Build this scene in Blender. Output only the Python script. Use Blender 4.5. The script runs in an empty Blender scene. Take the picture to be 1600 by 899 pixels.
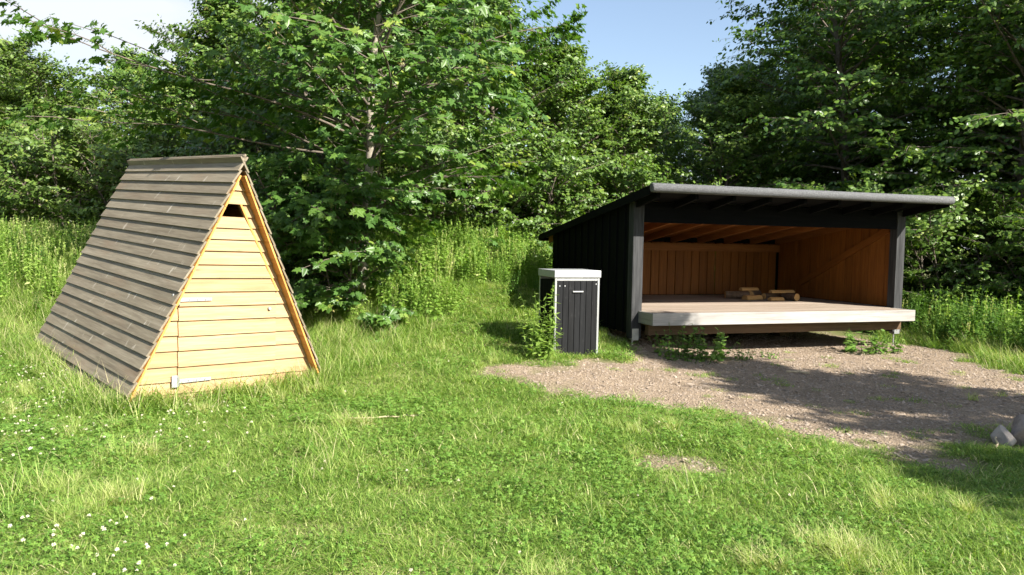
import bpy, math, random
import numpy as np
from mathutils import Matrix, Vector

sc = bpy.context.scene
COL = sc.collection
rad = math.radians

# ------------------------------------------------------------------ camera
H = 1.65
PIT, ROL, FPX = 0.0598, 0.0184, 1196.0
cd = bpy.data.cameras.new('camera'); cam = bpy.data.objects.new('camera', cd); COL.objects.link(cam)
cd.sensor_width = 36; cd.lens = FPX / 1600 * 36; cd.clip_start = 0.05; cd.clip_end = 1500
_r = Vector((1, 0, 0)); _u = Vector((0, math.sin(PIT), math.cos(PIT))); _f = Vector((0, math.cos(PIT), -math.sin(PIT)))
_r2 = math.cos(ROL) * _r + math.sin(ROL) * _u; _u2 = math.cos(ROL) * _u - math.sin(ROL) * _r
cam.matrix_world = Matrix(((_r2.x, _u2.x, -_f.x, 0), (_r2.y, _u2.y, -_f.y, 0), (_r2.z, _u2.z, -_f.z, H), (0, 0, 0, 1)))
sc.camera = cam

# ------------------------------------------------------------------ sky, sun, exposure
SUN_TO = Vector((0.722, -0.691, 0.70)).normalized()      # towards the sun
SUN_EL = math.asin(SUN_TO.z)
world = bpy.data.worlds.new('World'); sc.world = world; world.use_nodes = True
wn, wl = world.node_tree.nodes, world.node_tree.links
wn.clear()
w_out = wn.new('ShaderNodeOutputWorld'); w_bg = wn.new('ShaderNodeBackground'); w_bg.inputs['Strength'].default_value = 0.074
w_sky = wn.new('ShaderNodeTexSky'); w_sky.sky_type = 'NISHITA'; w_sky.sun_disc = False
w_sky.sun_elevation = SUN_EL; w_sky.sun_rotation = math.atan2(SUN_TO.x, SUN_TO.y)
w_sky.air_density = 1.0; w_sky.dust_density = 1.0
w_tc = wn.new('ShaderNodeTexCoord'); w_map = wn.new('ShaderNodeMapping'); w_map.inputs['Scale'].default_value = (1.0, 1.0, 2.2)
w_map.inputs['Location'].default_value = (-2.2, 0.1, 1.9)
w_n = wn.new('ShaderNodeTexNoise'); w_n.inputs['Scale'].default_value = 1.6; w_n.inputs['Detail'].default_value = 7; w_n.inputs['Roughness'].default_value = 0.55
w_rp = wn.new('ShaderNodeValToRGB'); w_rp.color_ramp.elements[0].position = 0.50; w_rp.color_ramp.elements[1].position = 0.68
w_rp.color_ramp.elements[0].color = (0.08, 0.08, 0.08, 1); w_rp.color_ramp.elements[1].color = (0.92, 0.92, 0.92, 1)
w_mix = wn.new('ShaderNodeMix'); w_mix.data_type = 'RGBA'; w_mix.inputs[7].default_value = (4.75, 4.9, 5.15, 1)
wl.new(w_tc.outputs['Generated'], w_map.inputs['Vector']); wl.new(w_map.outputs['Vector'], w_n.inputs['Vector'])
wl.new(w_n.outputs['Fac'], w_rp.inputs['Fac']); wl.new(w_rp.outputs['Color'], w_mix.inputs[0])
wl.new(w_sky.outputs['Color'], w_mix.inputs[6]); wl.new(w_mix.outputs[2], w_bg.inputs['Color']); wl.new(w_bg.outputs['Background'], w_out.inputs['Surface'])
sd = bpy.data.lights.new('sun', 'SUN'); sun = bpy.data.objects.new('sun', sd); COL.objects.link(sun)
sd.energy = 5.0; sd.angle = rad(0.55); sd.color = (1.0, 0.95, 0.86)
sun.rotation_euler = (-SUN_TO).to_track_quat('-Z', 'Y').to_euler(); sun.location = SUN_TO * 40
vs = sc.view_settings; vs.view_transform = 'Standard'; vs.look = 'None'; vs.exposure = 1.5; vs.gamma = 1.0; vs.use_curve_mapping = False
cy = sc.cycles; cy.max_bounces = 5; cy.diffuse_bounces = 2; cy.glossy_bounces = 2; cy.transmission_bounces = 3; cy.transparent_max_bounces = 4; cy.caustics_reflective = False; cy.caustics_refractive = False; cy.adaptive_threshold = 0.02

# ------------------------------------------------------------------ small maths
def vnoise(x, y, seed=0):
    x = np.asarray(x, float); y = np.asarray(y, float)
    xi = np.floor(x).astype(np.int64); yi = np.floor(y).astype(np.int64); fx = x - xi; fy = y - yi
    fx = fx * fx * (3 - 2 * fx); fy = fy * fy * (3 - 2 * fy)
    def h(a, b):
        n = (a * 374761393 + b * 668265263 + seed * 974634533) & 0x7fffffff
        n = ((n ^ (n >> 13)) * 1274126177) & 0x7fffffff
        return ((n ^ (n >> 16)) & 0xffff) / 65535.0
    return (h(xi, yi) * (1 - fx) + h(xi + 1, yi) * fx) * (1 - fy) + (h(xi, yi + 1) * (1 - fx) + h(xi + 1, yi + 1) * fx) * fy
def fbm(x, y, seed=0, o=3):
    s = 0; a = 0.5; t = 0
    for k in range(o):
        s = s + a * vnoise(np.asarray(x) * 2 ** k, np.asarray(y) * 2 ** k, seed + 7 * k); t += a; a *= 0.55
    return s / t
def sstep(a, b, x):
    t = np.clip((np.asarray(x, float) - a) / (b - a), 0, 1); return t * t * (3 - 2 * t)
def poly_dist(px, py, poly):
    px = np.asarray(px, float); py = np.asarray(py, float)
    ins = np.zeros(px.shape, bool); dm = np.full(px.shape, 1e9); n = len(poly)
    for i in range(n):
        x1, y1 = poly[i]; x2, y2 = poly[(i + 1) % n]
        c = ((y1 > py) != (y2 > py)) & (px < (x2 - x1) * (py - y1) / (y2 - y1 + 1e-12) + x1); ins ^= c
        t = np.clip(((px - x1) * (x2 - x1) + (py - y1) * (y2 - y1)) / ((x2 - x1) ** 2 + (y2 - y1) ** 2), 0, 1)
        dm = np.minimum(dm, np.hypot(px - x1 - t * (x2 - x1), py - y1 - t * (y2 - y1)))
    return np.where(ins, -dm, dm)

GRAVEL = [(-0.25, 9.0), (0.2, 9.6), (1.3, 10.3), (1.5, 12.2), (1.0, 15.0), (5.0, 16.3), (6.7, 13.4), (7.1, 12.3), (6.95, 11.0), (6.6, 9.2), (6.6, 7.6), (6.2, 6.8), (4.6, 6.75),
          (4.1, 6.6), (3.5, 6.0), (3.1, 5.55), (2.94, 6.2), (2.4, 6.95), (1.44, 7.35), (0.6, 8.1)]
BARE = [(1.0, 5.95), (1.35, 5.95), (1.6, 5.6), (1.45, 5.4), (1.15, 5.55)]
def gravel_mask(x, y):
    n = (fbm(np.asarray(x) * 1.6, np.asarray(y) * 1.6, 5) - 0.5) * 0.9 + (vnoise(np.asarray(x) * 7, np.asarray(y) * 7, 9) - 0.5) * 0.25
    a = 1 - sstep(-0.35, 0.18, poly_dist(x, y, GRAVEL) + n * 1.25)
    b = 0.75 * (1 - sstep(-0.12, 0.15, poly_dist(x, y, BARE) + n * 0.5))
    return np.maximum(a, b)
def ground_z(x, y):
    x = np.asarray(x, float); y = np.asarray(y, float)
    left = 1 - sstep(-0.5, 3.5, x)
    d = y + 0.35 * np.maximum(-x - 3.0, 0)
    z = left * (0.16 * sstep(7.4, 10.0, d) + 1.05 * sstep(9.6, 16.5, d)) + (1 - left) * 0.35 * sstep(15.5, 20, y)
    z = z + 0.05 * (fbm(x * 0.7, y * 0.7, 3) - 0.5) * (1 - gravel_mask(x, y))
    return z

# ------------------------------------------------------------------ object helpers
def tag(o, label=None, cat=None, group=None, kind=None):
    if label: o['label'] = label
    if cat: o['category'] = cat
    if group: o['group'] = group
    if kind: o['kind'] = kind
    return o
def empty(name, loc, rz=0.0):
    o = bpy.data.objects.new(name, None); COL.objects.link(o); o.location = loc; o.rotation_euler = (0, 0, rz); o.empty_display_size = 0.2
    return o
def link(name, me, mat=None, parent=None):
    o = bpy.data.objects.new(name, me); COL.objects.link(o)
    if mat is not None and not me.materials: me.materials.append(mat)
    if parent is not None: o.parent = parent
    return o
def np_mesh(name, V, sizes, idx, var=None, smooth=False, uv=None):
    me = bpy.data.meshes.new(name)
    V = np.asarray(V, np.float32).reshape(-1, 3); sizes = np.asarray(sizes, np.int32); idx = np.asarray(idx, np.int32).ravel()
    me.vertices.add(len(V)); me.vertices.foreach_set('co', V.ravel())
    me.loops.add(len(idx)); me.loops.foreach_set('vertex_index', idx)
    me.polygons.add(len(sizes)); me.polygons.foreach_set('loop_start', np.concatenate([[0], np.cumsum(sizes)[:-1]]).astype(np.int32))
    me.polygons.foreach_set('use_smooth', np.full(len(sizes), smooth))
    me.update(calc_edges=True)
    if var is not None:
        a = me.attributes.new('var', 'FLOAT', 'POINT'); a.data.foreach_set('value', np.asarray(var, np.float32))
    return me
class MB:
    """collects faces; uv in metres along / across the grain"""
    def __init__(s): s.v = []; s.f = []; s.uv = []
    def quad_prism(s, F, B, au=None, av=None):
        """F, B: n matching front and back corners; au, av grain axes"""
        n = len(F); o = len(s.v); P = [Vector(p) for p in list(F) + list(B)]
        s.v += P
        fs = [list(range(n)), list(range(2 * n - 1, n - 1, -1))] + [[i, n + i, n + (i + 1) % n, (i + 1) % n] for i in range(n)]
        if au is None:
            e = [(P[1] - P[0]), (P[n] - P[0]), (P[-1] - P[n])]
            au = max([(P[1] - P[0]), (P[2] - P[1]), (P[n] - P[0])], key=lambda q: q.length).normalized()
        else: au = Vector(au).normalized()
        for f in fs:
            nn = (P[f[1]] - P[f[0]]).cross(P[f[2]] - P[f[1]]); nn = nn.normalized() if nn.length > 0 else Vector((0, 0, 1))
            a2 = nn.cross(au); a2 = a2.normalized() if a2.length > 0.05 else nn.orthogonal().normalized()
            s.f.append([o + i for i in f]); s.uv.append([(P[i].dot(au), P[i].dot(a2)) for i in f])
        return s
    def box(s, x0, x1, y0, y1, z0, z1, axis=None):
        d = (x1 - x0, y1 - y0, z1 - z0); k = d.index(max(d)) if axis is None else axis
        au = [(1, 0, 0), (0, 1, 0), (0, 0, 1)][k]
        return s.quad_prism([(x0, y0, z0), (x1, y0, z0), (x1, y0, z1), (x0, y0, z1)], [(x0, y1, z0), (x1, y1, z0), (x1, y1, z1), (x0, y1, z1)], au)
    def tube(s, p0, p1, r0, r1=None, n=10, caps=True):
        r1 = r0 if r1 is None else r1; p0 = Vector(p0); p1 = Vector(p1); d = (p1 - p0).normalized(); a = d.orthogonal().normalized(); b = d.cross(a)
        F = [p0 + r0 * (math.cos(t) * a + math.sin(t) * b) for t in [2 * math.pi * i / n for i in range(n)]]
        B = [p1 + r1 * (math.cos(t) * a + math.sin(t) * b) for t in [2 * math.pi * i / n for i in range(n)]]
        return s.quad_prism(F[::-1], B[::-1], d)
    def build(s, name, mat, parent=None, bevel=0.0, smooth=False):
        me = bpy.data.meshes.new(name); me.from_pydata([tuple(p) for p in s.v], [], s.f)
        ul = me.uv_layers.new(name='UVMap'); flat = [c for f in s.uv for u in f for c in u]; ul.data.foreach_set('uv', flat)
        if smooth: me.polygons.foreach_set('use_smooth', [True] * len(me.polygons))
        me.update(); o = link(name, me, mat, parent)
        if bevel > 0:
            m = o.modifiers.new('bevel', 'BEVEL'); m.width = bevel; m.segments = 2; m.limit_method = 'ANGLE'; m.angle_limit = rad(40)
        return o

# ------------------------------------------------------------------ materials
def mat_new(name):
    m = bpy.data.materials.new(name); m.use_nodes = True; n = m.node_tree.nodes; n.clear()
    out = n.new('ShaderNodeOutputMaterial'); b = n.new('ShaderNodeBsdfPrincipled'); m.node_tree.links.new(b.outputs[0], out.inputs[0])
    return m, n, m.node_tree.links, b, out
def ramp(n, stops, interp='LINEAR'):
    r = n.new('ShaderNodeValToRGB'); e = r.color_ramp.elements; r.color_ramp.interpolation = interp
    while len(e) > 1: e.remove(e[-1])
    e[0].position = stops[0][0]; e[0].color = (*stops[0][1], 1)
    for p, c in stops[1:]:
        k = e.new(p); k.color = (*c, 1)
    return r
def mixc(n, l, fac, a, b, mode='MIX'):
    m = n.new('ShaderNodeMix'); m.data_type = 'RGBA'; m.blend_type = mode
    for sock, v in ((0, fac), (6, a), (7, b)):
        if hasattr(v, 'is_output'): l.new(v, m.inputs[sock])
        else: m.inputs[sock].default_value = v if sock == 0 else ((*v, 1) if len(v) == 3 else v)
    return m.outputs[2]
def math_(n, l, op, a, b=0.0, clamp=False):
    m = n.new('ShaderNodeMath'); m.operation = op; m.use_clamp = clamp
    for k, v in enumerate((a, b)):
        if hasattr(v, 'is_output'): l.new(v, m.inputs[k])
        else: m.inputs[k].default_value = v
    return m.outputs[0]
def noise(n, l, vec, scale, detail=3, rough=0.5):
    t = n.new('ShaderNodeTexNoise'); t.inputs['Scale'].default_value = scale; t.inputs['Detail'].default_value = detail; t.inputs['Roughness'].default_value = rough
    l.new(vec, t.inputs['Vector']); return t.outputs['Fac']

def wood(name, dark, mid, light, rough=0.7, knots=0.5, bump=0.25, stains=None, spec=0.3, wear=None):
    m, n, l, b, out = mat_new(name)
    uv = n.new('ShaderNodeUVMap'); oi = n.new('ShaderNodeObjectInfo')
    off = n.new('ShaderNodeVectorMath'); off.operation = 'SCALE'; off.inputs[0].default_value = (37.0, 11.3, 5.1); l.new(oi.outputs['Random'], off.inputs['Scale'])
    add = n.new('ShaderNodeVectorMath'); add.operation = 'ADD'; l.new(uv.outputs[0], add.inputs[0]); l.new(off.outputs[0], add.inputs[1]); vec = add.outputs[0]
    def mp(sx, sy):
        q = n.new('ShaderNodeMapping'); q.inputs['Scale'].default_value = (sx, sy, 1); l.new(vec, q.inputs['Vector']); return q.outputs[0]
    g1 = noise(n, l, mp(1.3, 22), 1.0, 5, 0.6); g2 = noise(n, l, mp(4, 160), 1.0, 3, 0.6); g3 = noise(n, l, mp(1.0, 2.5), 1.0, 3)
    g = math_(n, l, 'ADD', math_(n, l, 'MULTIPLY', g1, 0.55), math_(n, l, 'MULTIPLY', g2, 0.45))
    r = ramp(n, [(0.32, dark), (0.5, mid), (0.68, light)]); l.new(g, r.inputs[0]); c = r.outputs[0]
    tone = math_(n, l, 'ADD', math_(n, l, 'MULTIPLY', oi.outputs['Random'], 0.34), math_(n, l, 'MULTIPLY', g3, 0.35))
    tr = ramp(n, [(0.05, (0.74, 0.72, 0.68)), (0.6, (1.08, 1.08, 1.08))]); l.new(tone, tr.inputs[0])
    c = mixc(n, l, 1.0, c, tr.outputs[0], 'MULTIPLY')
    if knots:
        vo = n.new('ShaderNodeTexVoronoi'); vo.inputs['Scale'].default_value = 1.0; l.new(mp(2.3, 7.5), vo.inputs['Vector'])
        kf = ramp(n, [(0.02, (1, 1, 1)), (0.10, (0.25, 0.25, 0.25)), (0.17, (0, 0, 0))]); l.new(vo.outputs['Distance'], kf.inputs[0])
        c = mixc(n, l, math_(n, l, 'MULTIPLY', kf.outputs[0], knots), c, tuple(x * 0.35 for x in dark))
    if stains:
        sn = noise(n, l, mp(9, 3.0), 1.0, 3, 0.55); sr = ramp(n, [(0.66, (0, 0, 0)), (0.74, (1, 1, 1))]); l.new(sn, sr.inputs[0])
        c = mixc(n, l, math_(n, l, 'MULTIPLY', sr.outputs[0], 0.5), c, stains)
        s2 = noise(n, l, mp(1.1, 4.0), 1.0, 2); s2r = ramp(n, [(0.52, (0, 0, 0)), (0.72, (1, 1, 1))]); l.new(s2, s2r.inputs[0])
        c = mixc(n, l, math_(n, l, 'MULTIPLY', s2r.outputs[0], 0.35), c, (0.20, 0.125, 0.075))
    if wear:
        wn_ = noise(n, l, mp(6, 14), 1.0, 6, 0.7); wr = ramp(n, [(0.60, (0, 0, 0)), (0.72, (1, 1, 1))]); l.new(wn_, wr.inputs[0])
        c = mixc(n, l, math_(n, l, 'MULTIPLY', wr.outputs[0], 0.55), c, wear)
    l.new(c, b.inputs['Base Color']); b.inputs['Roughness'].default_value = rough; b.inputs['Specular IOR Level'].default_value = spec
    bp = n.new('ShaderNodeBump'); bp.inputs['Strength'].default_value = bump; bp.inputs['Distance'].default_value = 0.004; l.new(g, bp.inputs['Height']); l.new(bp.outputs[0], b.inputs['Normal'])
    return m
def plain(name, col, rough=0.5, metal=0.0, var=0.25, scale=8.0, bump=0.1, spec=0.5):
    m, n, l, b, out = mat_new(name); tc = n.new('ShaderNodeTexCoord')
    f = noise(n, l, tc.outputs['Object'], scale, 6, 0.65); r = ramp(n, [(0.3, tuple(x * (1 - var) for x in col)), (0.7, tuple(min(1, x * (1 + var)) for x in col))]); l.new(f, r.inputs[0])
    l.new(r.outputs[0], b.inputs['Base Color']); b.inputs['Roughness'].default_value = rough; b.inputs['Metallic'].default_value = metal; b.inputs['Specular IOR Level'].default_value = spec
    if bump:
        f2 = noise(n, l, tc.outputs['Object'], scale * 6, 4, 0.6); bp = n.new('ShaderNodeBump'); bp.inputs['Strength'].default_value = bump; bp.inputs['Distance'].default_value = 0.01; l.new(f2, bp.inputs['Height']); l.new(bp.outputs[0], b.inputs['Normal'])
    return m
def leafmat(name, stops, trans=0.38, rough=0.42, spec=0.45, inst=False, tcol=(1.25, 1.35, 0.55)):
    m, n, l, b, out = mat_new(name)
    at = n.new('ShaderNodeAttribute'); at.attribute_name = 'var'; oi = n.new('ShaderNodeObjectInfo')
    v = math_(n, l, 'ADD', at.outputs['Fac'], math_(n, l, 'MULTIPLY', math_(n, l, 'SUBTRACT', oi.outputs['Random'], 0.5), 0.30 if inst else 0.12))
    r = ramp(n, stops); l.new(v, r.inputs[0]); c = r.outputs[0]
    l.new(c, b.inputs['Base Color']); b.inputs['Roughness'].default_value = rough; b.inputs['Specular IOR Level'].default_value = spec
    t = n.new('ShaderNodeBsdfTranslucent'); l.new(mixc(n, l, 1.0, c, tcol, 'MULTIPLY'), t.inputs['Color'])
    mx = n.new('ShaderNodeMixShader'); mx.inputs[0].default_value = trans; l.new(b.outputs[0], mx.inputs[1]); l.new(t.outputs[0], mx.inputs[2]); l.new(mx.outputs[0], out.inputs[0])
    return m

M = {}
M['pine'] = wood('pale_pine', (0.28, 0.168, 0.075), (0.385, 0.255, 0.13), (0.47, 0.34, 0.195), 0.6, 0.55, 0.2)
M['pine_in'] = wood('golden_pine', (0.42, 0.19, 0.045), (0.55, 0.27, 0.07), (0.66, 0.36, 0.12), 0.6, 0.5, 0.2)
M['roofwood'] = wood('weathered_grey_board', (0.125, 0.100, 0.068), (0.205, 0.172, 0.122), (0.29, 0.25, 0.185), 0.75, 0.25, 0.4, stains=(0.62, 0.57, 0.48))
M['lining'] = wood('brown_lining_board', (0.13, 0.041, 0.006), (0.21, 0.073, 0.011), (0.29, 0.11, 0.019), 0.65, 0.4, 0.25)
M['rafter'] = wood('brown_rafter_wood', (0.19, 0.068, 0.016), (0.27, 0.105, 0.028), (0.35, 0.15, 0.045), 0.65, 0.4, 0.25)
M['black'] = wood('black_wood_shade_toned', (0.0025, 0.003, 0.0034), (0.0045, 0.005, 0.0056), (0.008, 0.0083, 0.009), 0.8, 0.0, 0.5, spec=0.06)  # black paint with shade put into the colour, darker than on the posts
M['postwood'] = wood('weathered_black_post_wood_lit', (0.018, 0.0185, 0.02), (0.042, 0.043, 0.045), (0.085, 0.085, 0.088), 0.7, 0.0, 0.8, spec=0.12)  # same black paint in its sunlit tone, with weathered grain
M['blackworn'] = wood('worn_black_painted_wood', (0.005, 0.0055, 0.006), (0.009, 0.0095, 0.0105), (0.016, 0.0165, 0.018), 0.65, 0.0, 0.5, spec=0.15, wear=(0.05, 0.05, 0.05))
M['deck'] = wood('bleached_deck_wood', (0.20, 0.155, 0.115), (0.31, 0.25, 0.20), (0.42, 0.355, 0.295), 0.7, 0.25, 0.35)
M['fascia'] = wood('pale_grey_fascia_wood', (0.21, 0.195, 0.18), (0.32, 0.305, 0.29), (0.42, 0.405, 0.385), 0.65, 0.4, 0.35)
M['bearer'] = wood('brown_bearer_wood', (0.07, 0.042, 0.022), (0.115, 0.07, 0.036), (0.16, 0.10, 0.055), 0.7, 0.4, 0.35)
M['felt'] = plain('roofing_felt', (0.17, 0.17, 0.175), 0.75, 0, 0.45, 60, 0.8)
M['feltroll'] = plain('grey_roofing_felt_roll', (0.105, 0.107, 0.11), 0.8, 0, 0.6, 70, 0.9)
M['zinc'] = plain('galvanised_steel', (0.42, 0.43, 0.43), 0.42, 0.75, 0.12, 14, 0.05)
M['zincpale'] = plain('bright_hinge_steel', (0.33, 0.335, 0.335), 0.5, 0.2, 0.15, 20, 0.03)
M['concrete'] = plain('pale_concrete', (0.48, 0.45, 0.41), 0.85, 0, 0.2, 20, 0.4)
M['darkhole'] = plain('dark_interior_wood', (0.05, 0.03, 0.018), 0.9, 0, 0.2, 10, 0)
M['rock'] = plain('pinkish_grey_stone', (0.30, 0.24, 0.205), 0.8, 0, 0.55, 5, 0.7)
M['palerock'] = plain('pale_grey_stone', (0.34, 0.30, 0.27), 0.8, 0, 0.3, 7, 0.6)
M['bark'] = plain('grey_brown_bark', (0.13, 0.105, 0.08), 0.85, 0, 0.5, 12, 0.8)
M['palebark'] = plain('pale_smooth_bark', (0.24, 0.21, 0.165), 0.8, 0, 0.4, 9, 0.5)
M['logbark'] = plain('dark_log_bark', (0.12, 0.075, 0.045), 0.85, 0, 0.5, 25, 0.8)
M['logcut'] = wood('split_log_wood', (0.38, 0.2, 0.07), (0.52, 0.31, 0.12), (0.64, 0.42, 0.19), 0.7, 0.3, 0.35)
M['twig'] = plain('dry_straw_stick', (0.42, 0.34, 0.22), 0.8, 0, 0.3, 30, 0.3)
M['maple'] = leafmat('maple_leaf', [(0.0, (0.028, 0.075, 0.013)), (0.45, (0.064, 0.142, 0.024)), (0.8, (0.125, 0.22, 0.038)), (1.0, (0.30, 0.36, 0.065))], 0.36)
M['seeds'] = leafmat('maple_seed_wings', [(0, (0.24, 0.24, 0.07)), (1, (0.36, 0.31, 0.12))], 0.4)
M['leafA'] = leafmat('hedge_leaf', [(0.0, (0.05, 0.105, 0.018)), (0.5, (0.11, 0.185, 0.034)), (0.85, (0.175, 0.25, 0.05)), (1.0, (0.30, 0.33, 0.09))], 0.36)
M['leafB'] = leafmat('woodland_leaf', [(0.0, (0.04, 0.092, 0.014)), (0.5, (0.09, 0.165, 0.026)), (0.85, (0.16, 0.24, 0.038)), (1.0, (0.27, 0.33, 0.07))], 0.33)
M['leafC'] = leafmat('dark_beech_leaf', [(0.0, (0.032, 0.082, 0.012)), (0.5, (0.075, 0.15, 0.022)), (0.8, (0.155, 0.25, 0.038)), (1.0, (0.27, 0.36, 0.07))], 0.32, 0.36, 0.55)
M['herb'] = leafmat('weed_leaf', [(0.0, (0.055, 0.125, 0.02)), (0.5, (0.115, 0.215, 0.036)), (1.0, (0.22, 0.31, 0.075))], 0.38, 0.5, 0.35, True)
M['weed'] = leafmat('bright_weed_leaf', [(0.0, (0.12, 0.21, 0.035)), (0.5, (0.21, 0.32, 0.06)), (1.0, (0.33, 0.42, 0.11))], 0.42, 0.5, 0.35)
M['grass'] = leafmat('grass_blade', [(0.0, (0.075, 0.15, 0.022)), (0.3, (0.165, 0.28, 0.045)), (0.6, (0.29, 0.405, 0.085)), (0.85, (0.46, 0.49, 0.19)), (1.0, (0.64, 0.56, 0.34))], 0.42, 0.5, 0.35, True)
M['meadow'] = leafmat('meadow_grass_blade', [(0.0, (0.085, 0.175, 0.025)), (0.45, (0.20, 0.325, 0.055)), (0.75, (0.33, 0.42, 0.11)), (1.0, (0.54, 0.50, 0.28))], 0.42, 0.55, 0.3, True)
M['clover'] = leafmat('clover_leaf', [(0.0, (0.085, 0.175, 0.028)), (0.6, (0.155, 0.28, 0.045)), (1.0, (0.24, 0.36, 0.08))], 0.36, 0.5, 0.3, True)
M['petal'] = leafmat('white_clover_petal', [(0.0, (0.62, 0.55, 0.45)), (1.0, (0.80, 0.78, 0.70))], 0.3, 0.6, 0.2, True)
M['pebble'] = leafmat('gravel_stone', [(0.0, (0.11, 0.088, 0.07)), (0.4, (0.25, 0.20, 0.155)), (0.75, (0.37, 0.30, 0.235)), (1.0, (0.55, 0.48, 0.40))], 0.0, 0.8, 0.3, True)

def ground_material():
    m, n, l, b, out = mat_new('ground_soil')
    at = n.new('ShaderNodeAttribute'); at.attribute_name = 'gravel'; tc = n.new('ShaderNodeTexCoord'); P = tc.outputs['Object']
    f1 = noise(n, l, P, 60, 6, 0.7); f2 = noise(n, l, P, 2.2, 5, 0.6); f3 = noise(n, l, P, 14, 5, 0.6)
    vo = n.new('ShaderNodeTexVoronoi'); vo.inputs['Scale'].default_value = 55; l.new(P, vo.inputs['Vector'])
    gr = ramp(n, [(0.25, (0.14, 0.105, 0.076)), (0.5, (0.27, 0.21, 0.15)), (0.75, (0.40, 0.32, 0.235))]); l.new(math_(n, l, 'ADD', math_(n, l, 'MULTIPLY', f1, 0.55), math_(n, l, 'MULTIPLY', f2, 0.45)), gr.inputs[0])
    vc = n.new('ShaderNodeSeparateColor'); l.new(vo.outputs['Color'], vc.inputs[0])
    vr = ramp(n, [(0.0, (0.70, 0.68, 0.66)), (1.0, (1.2, 1.17, 1.14))]); l.new(vc.outputs[0], vr.inputs[0])
    gcol = mixc(n, l, 1.0, gr.outputs[0], vr.outputs[0], 'MULTIPLY')
    sr = ramp(n, [(0.25, (0.085, 0.095, 0.03)), (0.5, (0.14, 0.15, 0.052)), (0.75, (0.22, 0.20, 0.095))]); l.new(f3, sr.inputs[0])
    c = mixc(n, l, at.outputs['Fac'], sr.outputs[0], gcol); l.new(c, b.inputs['Base Color']); b.inputs['Roughness'].default_value = 0.9; b.inputs['Specular IOR Level'].default_value = 0.2
    bp = n.new('ShaderNodeBump'); bp.inputs['Strength'].default_value = 0.7; bp.inputs['Distance'].default_value = 0.02; l.new(math_(n, l, 'ADD', f1, vo.outputs['Distance']), bp.inputs['Height']); l.new(bp.outputs[0], b.inputs['Normal'])
    return m
M['ground'] = ground_material()

# ------------------------------------------------------------------ ground: one sheet to the horizon
def build_ground():
    xs = np.concatenate([-np.geomspace(600, 16, 26), np.arange(-15, 15.01, 0.1), np.geomspace(16, 600, 26)])
    ys = np.concatenate([-np.geomspace(300, 2.5, 18), np.arange(-2, 20.01, 0.1), np.geomspace(20.6, 900, 34)])
    X, Y = np.meshgrid(xs, ys); Z = ground_z(X, Y); g = gravel_mask(X, Y)
    nx, ny = len(xs), len(ys)
    V = np.stack([X, Y, Z], -1).reshape(-1, 3); i = np.arange(nx * ny).reshape(ny, nx)
    F = np.stack([i[:-1, :-1], i[:-1, 1:], i[1:, 1:], i[1:, :-1]], -1).reshape(-1, 4)
    me = np_mesh('ground', V, np.full(len(F), 4), F, smooth=True)
    a = me.attributes.new('gravel', 'FLOAT', 'POINT'); a.data.foreach_set('value', g.ravel().astype(np.float32))
    o = link('ground', me, M['ground']); o['kind'] = 'structure'
build_ground()

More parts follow.
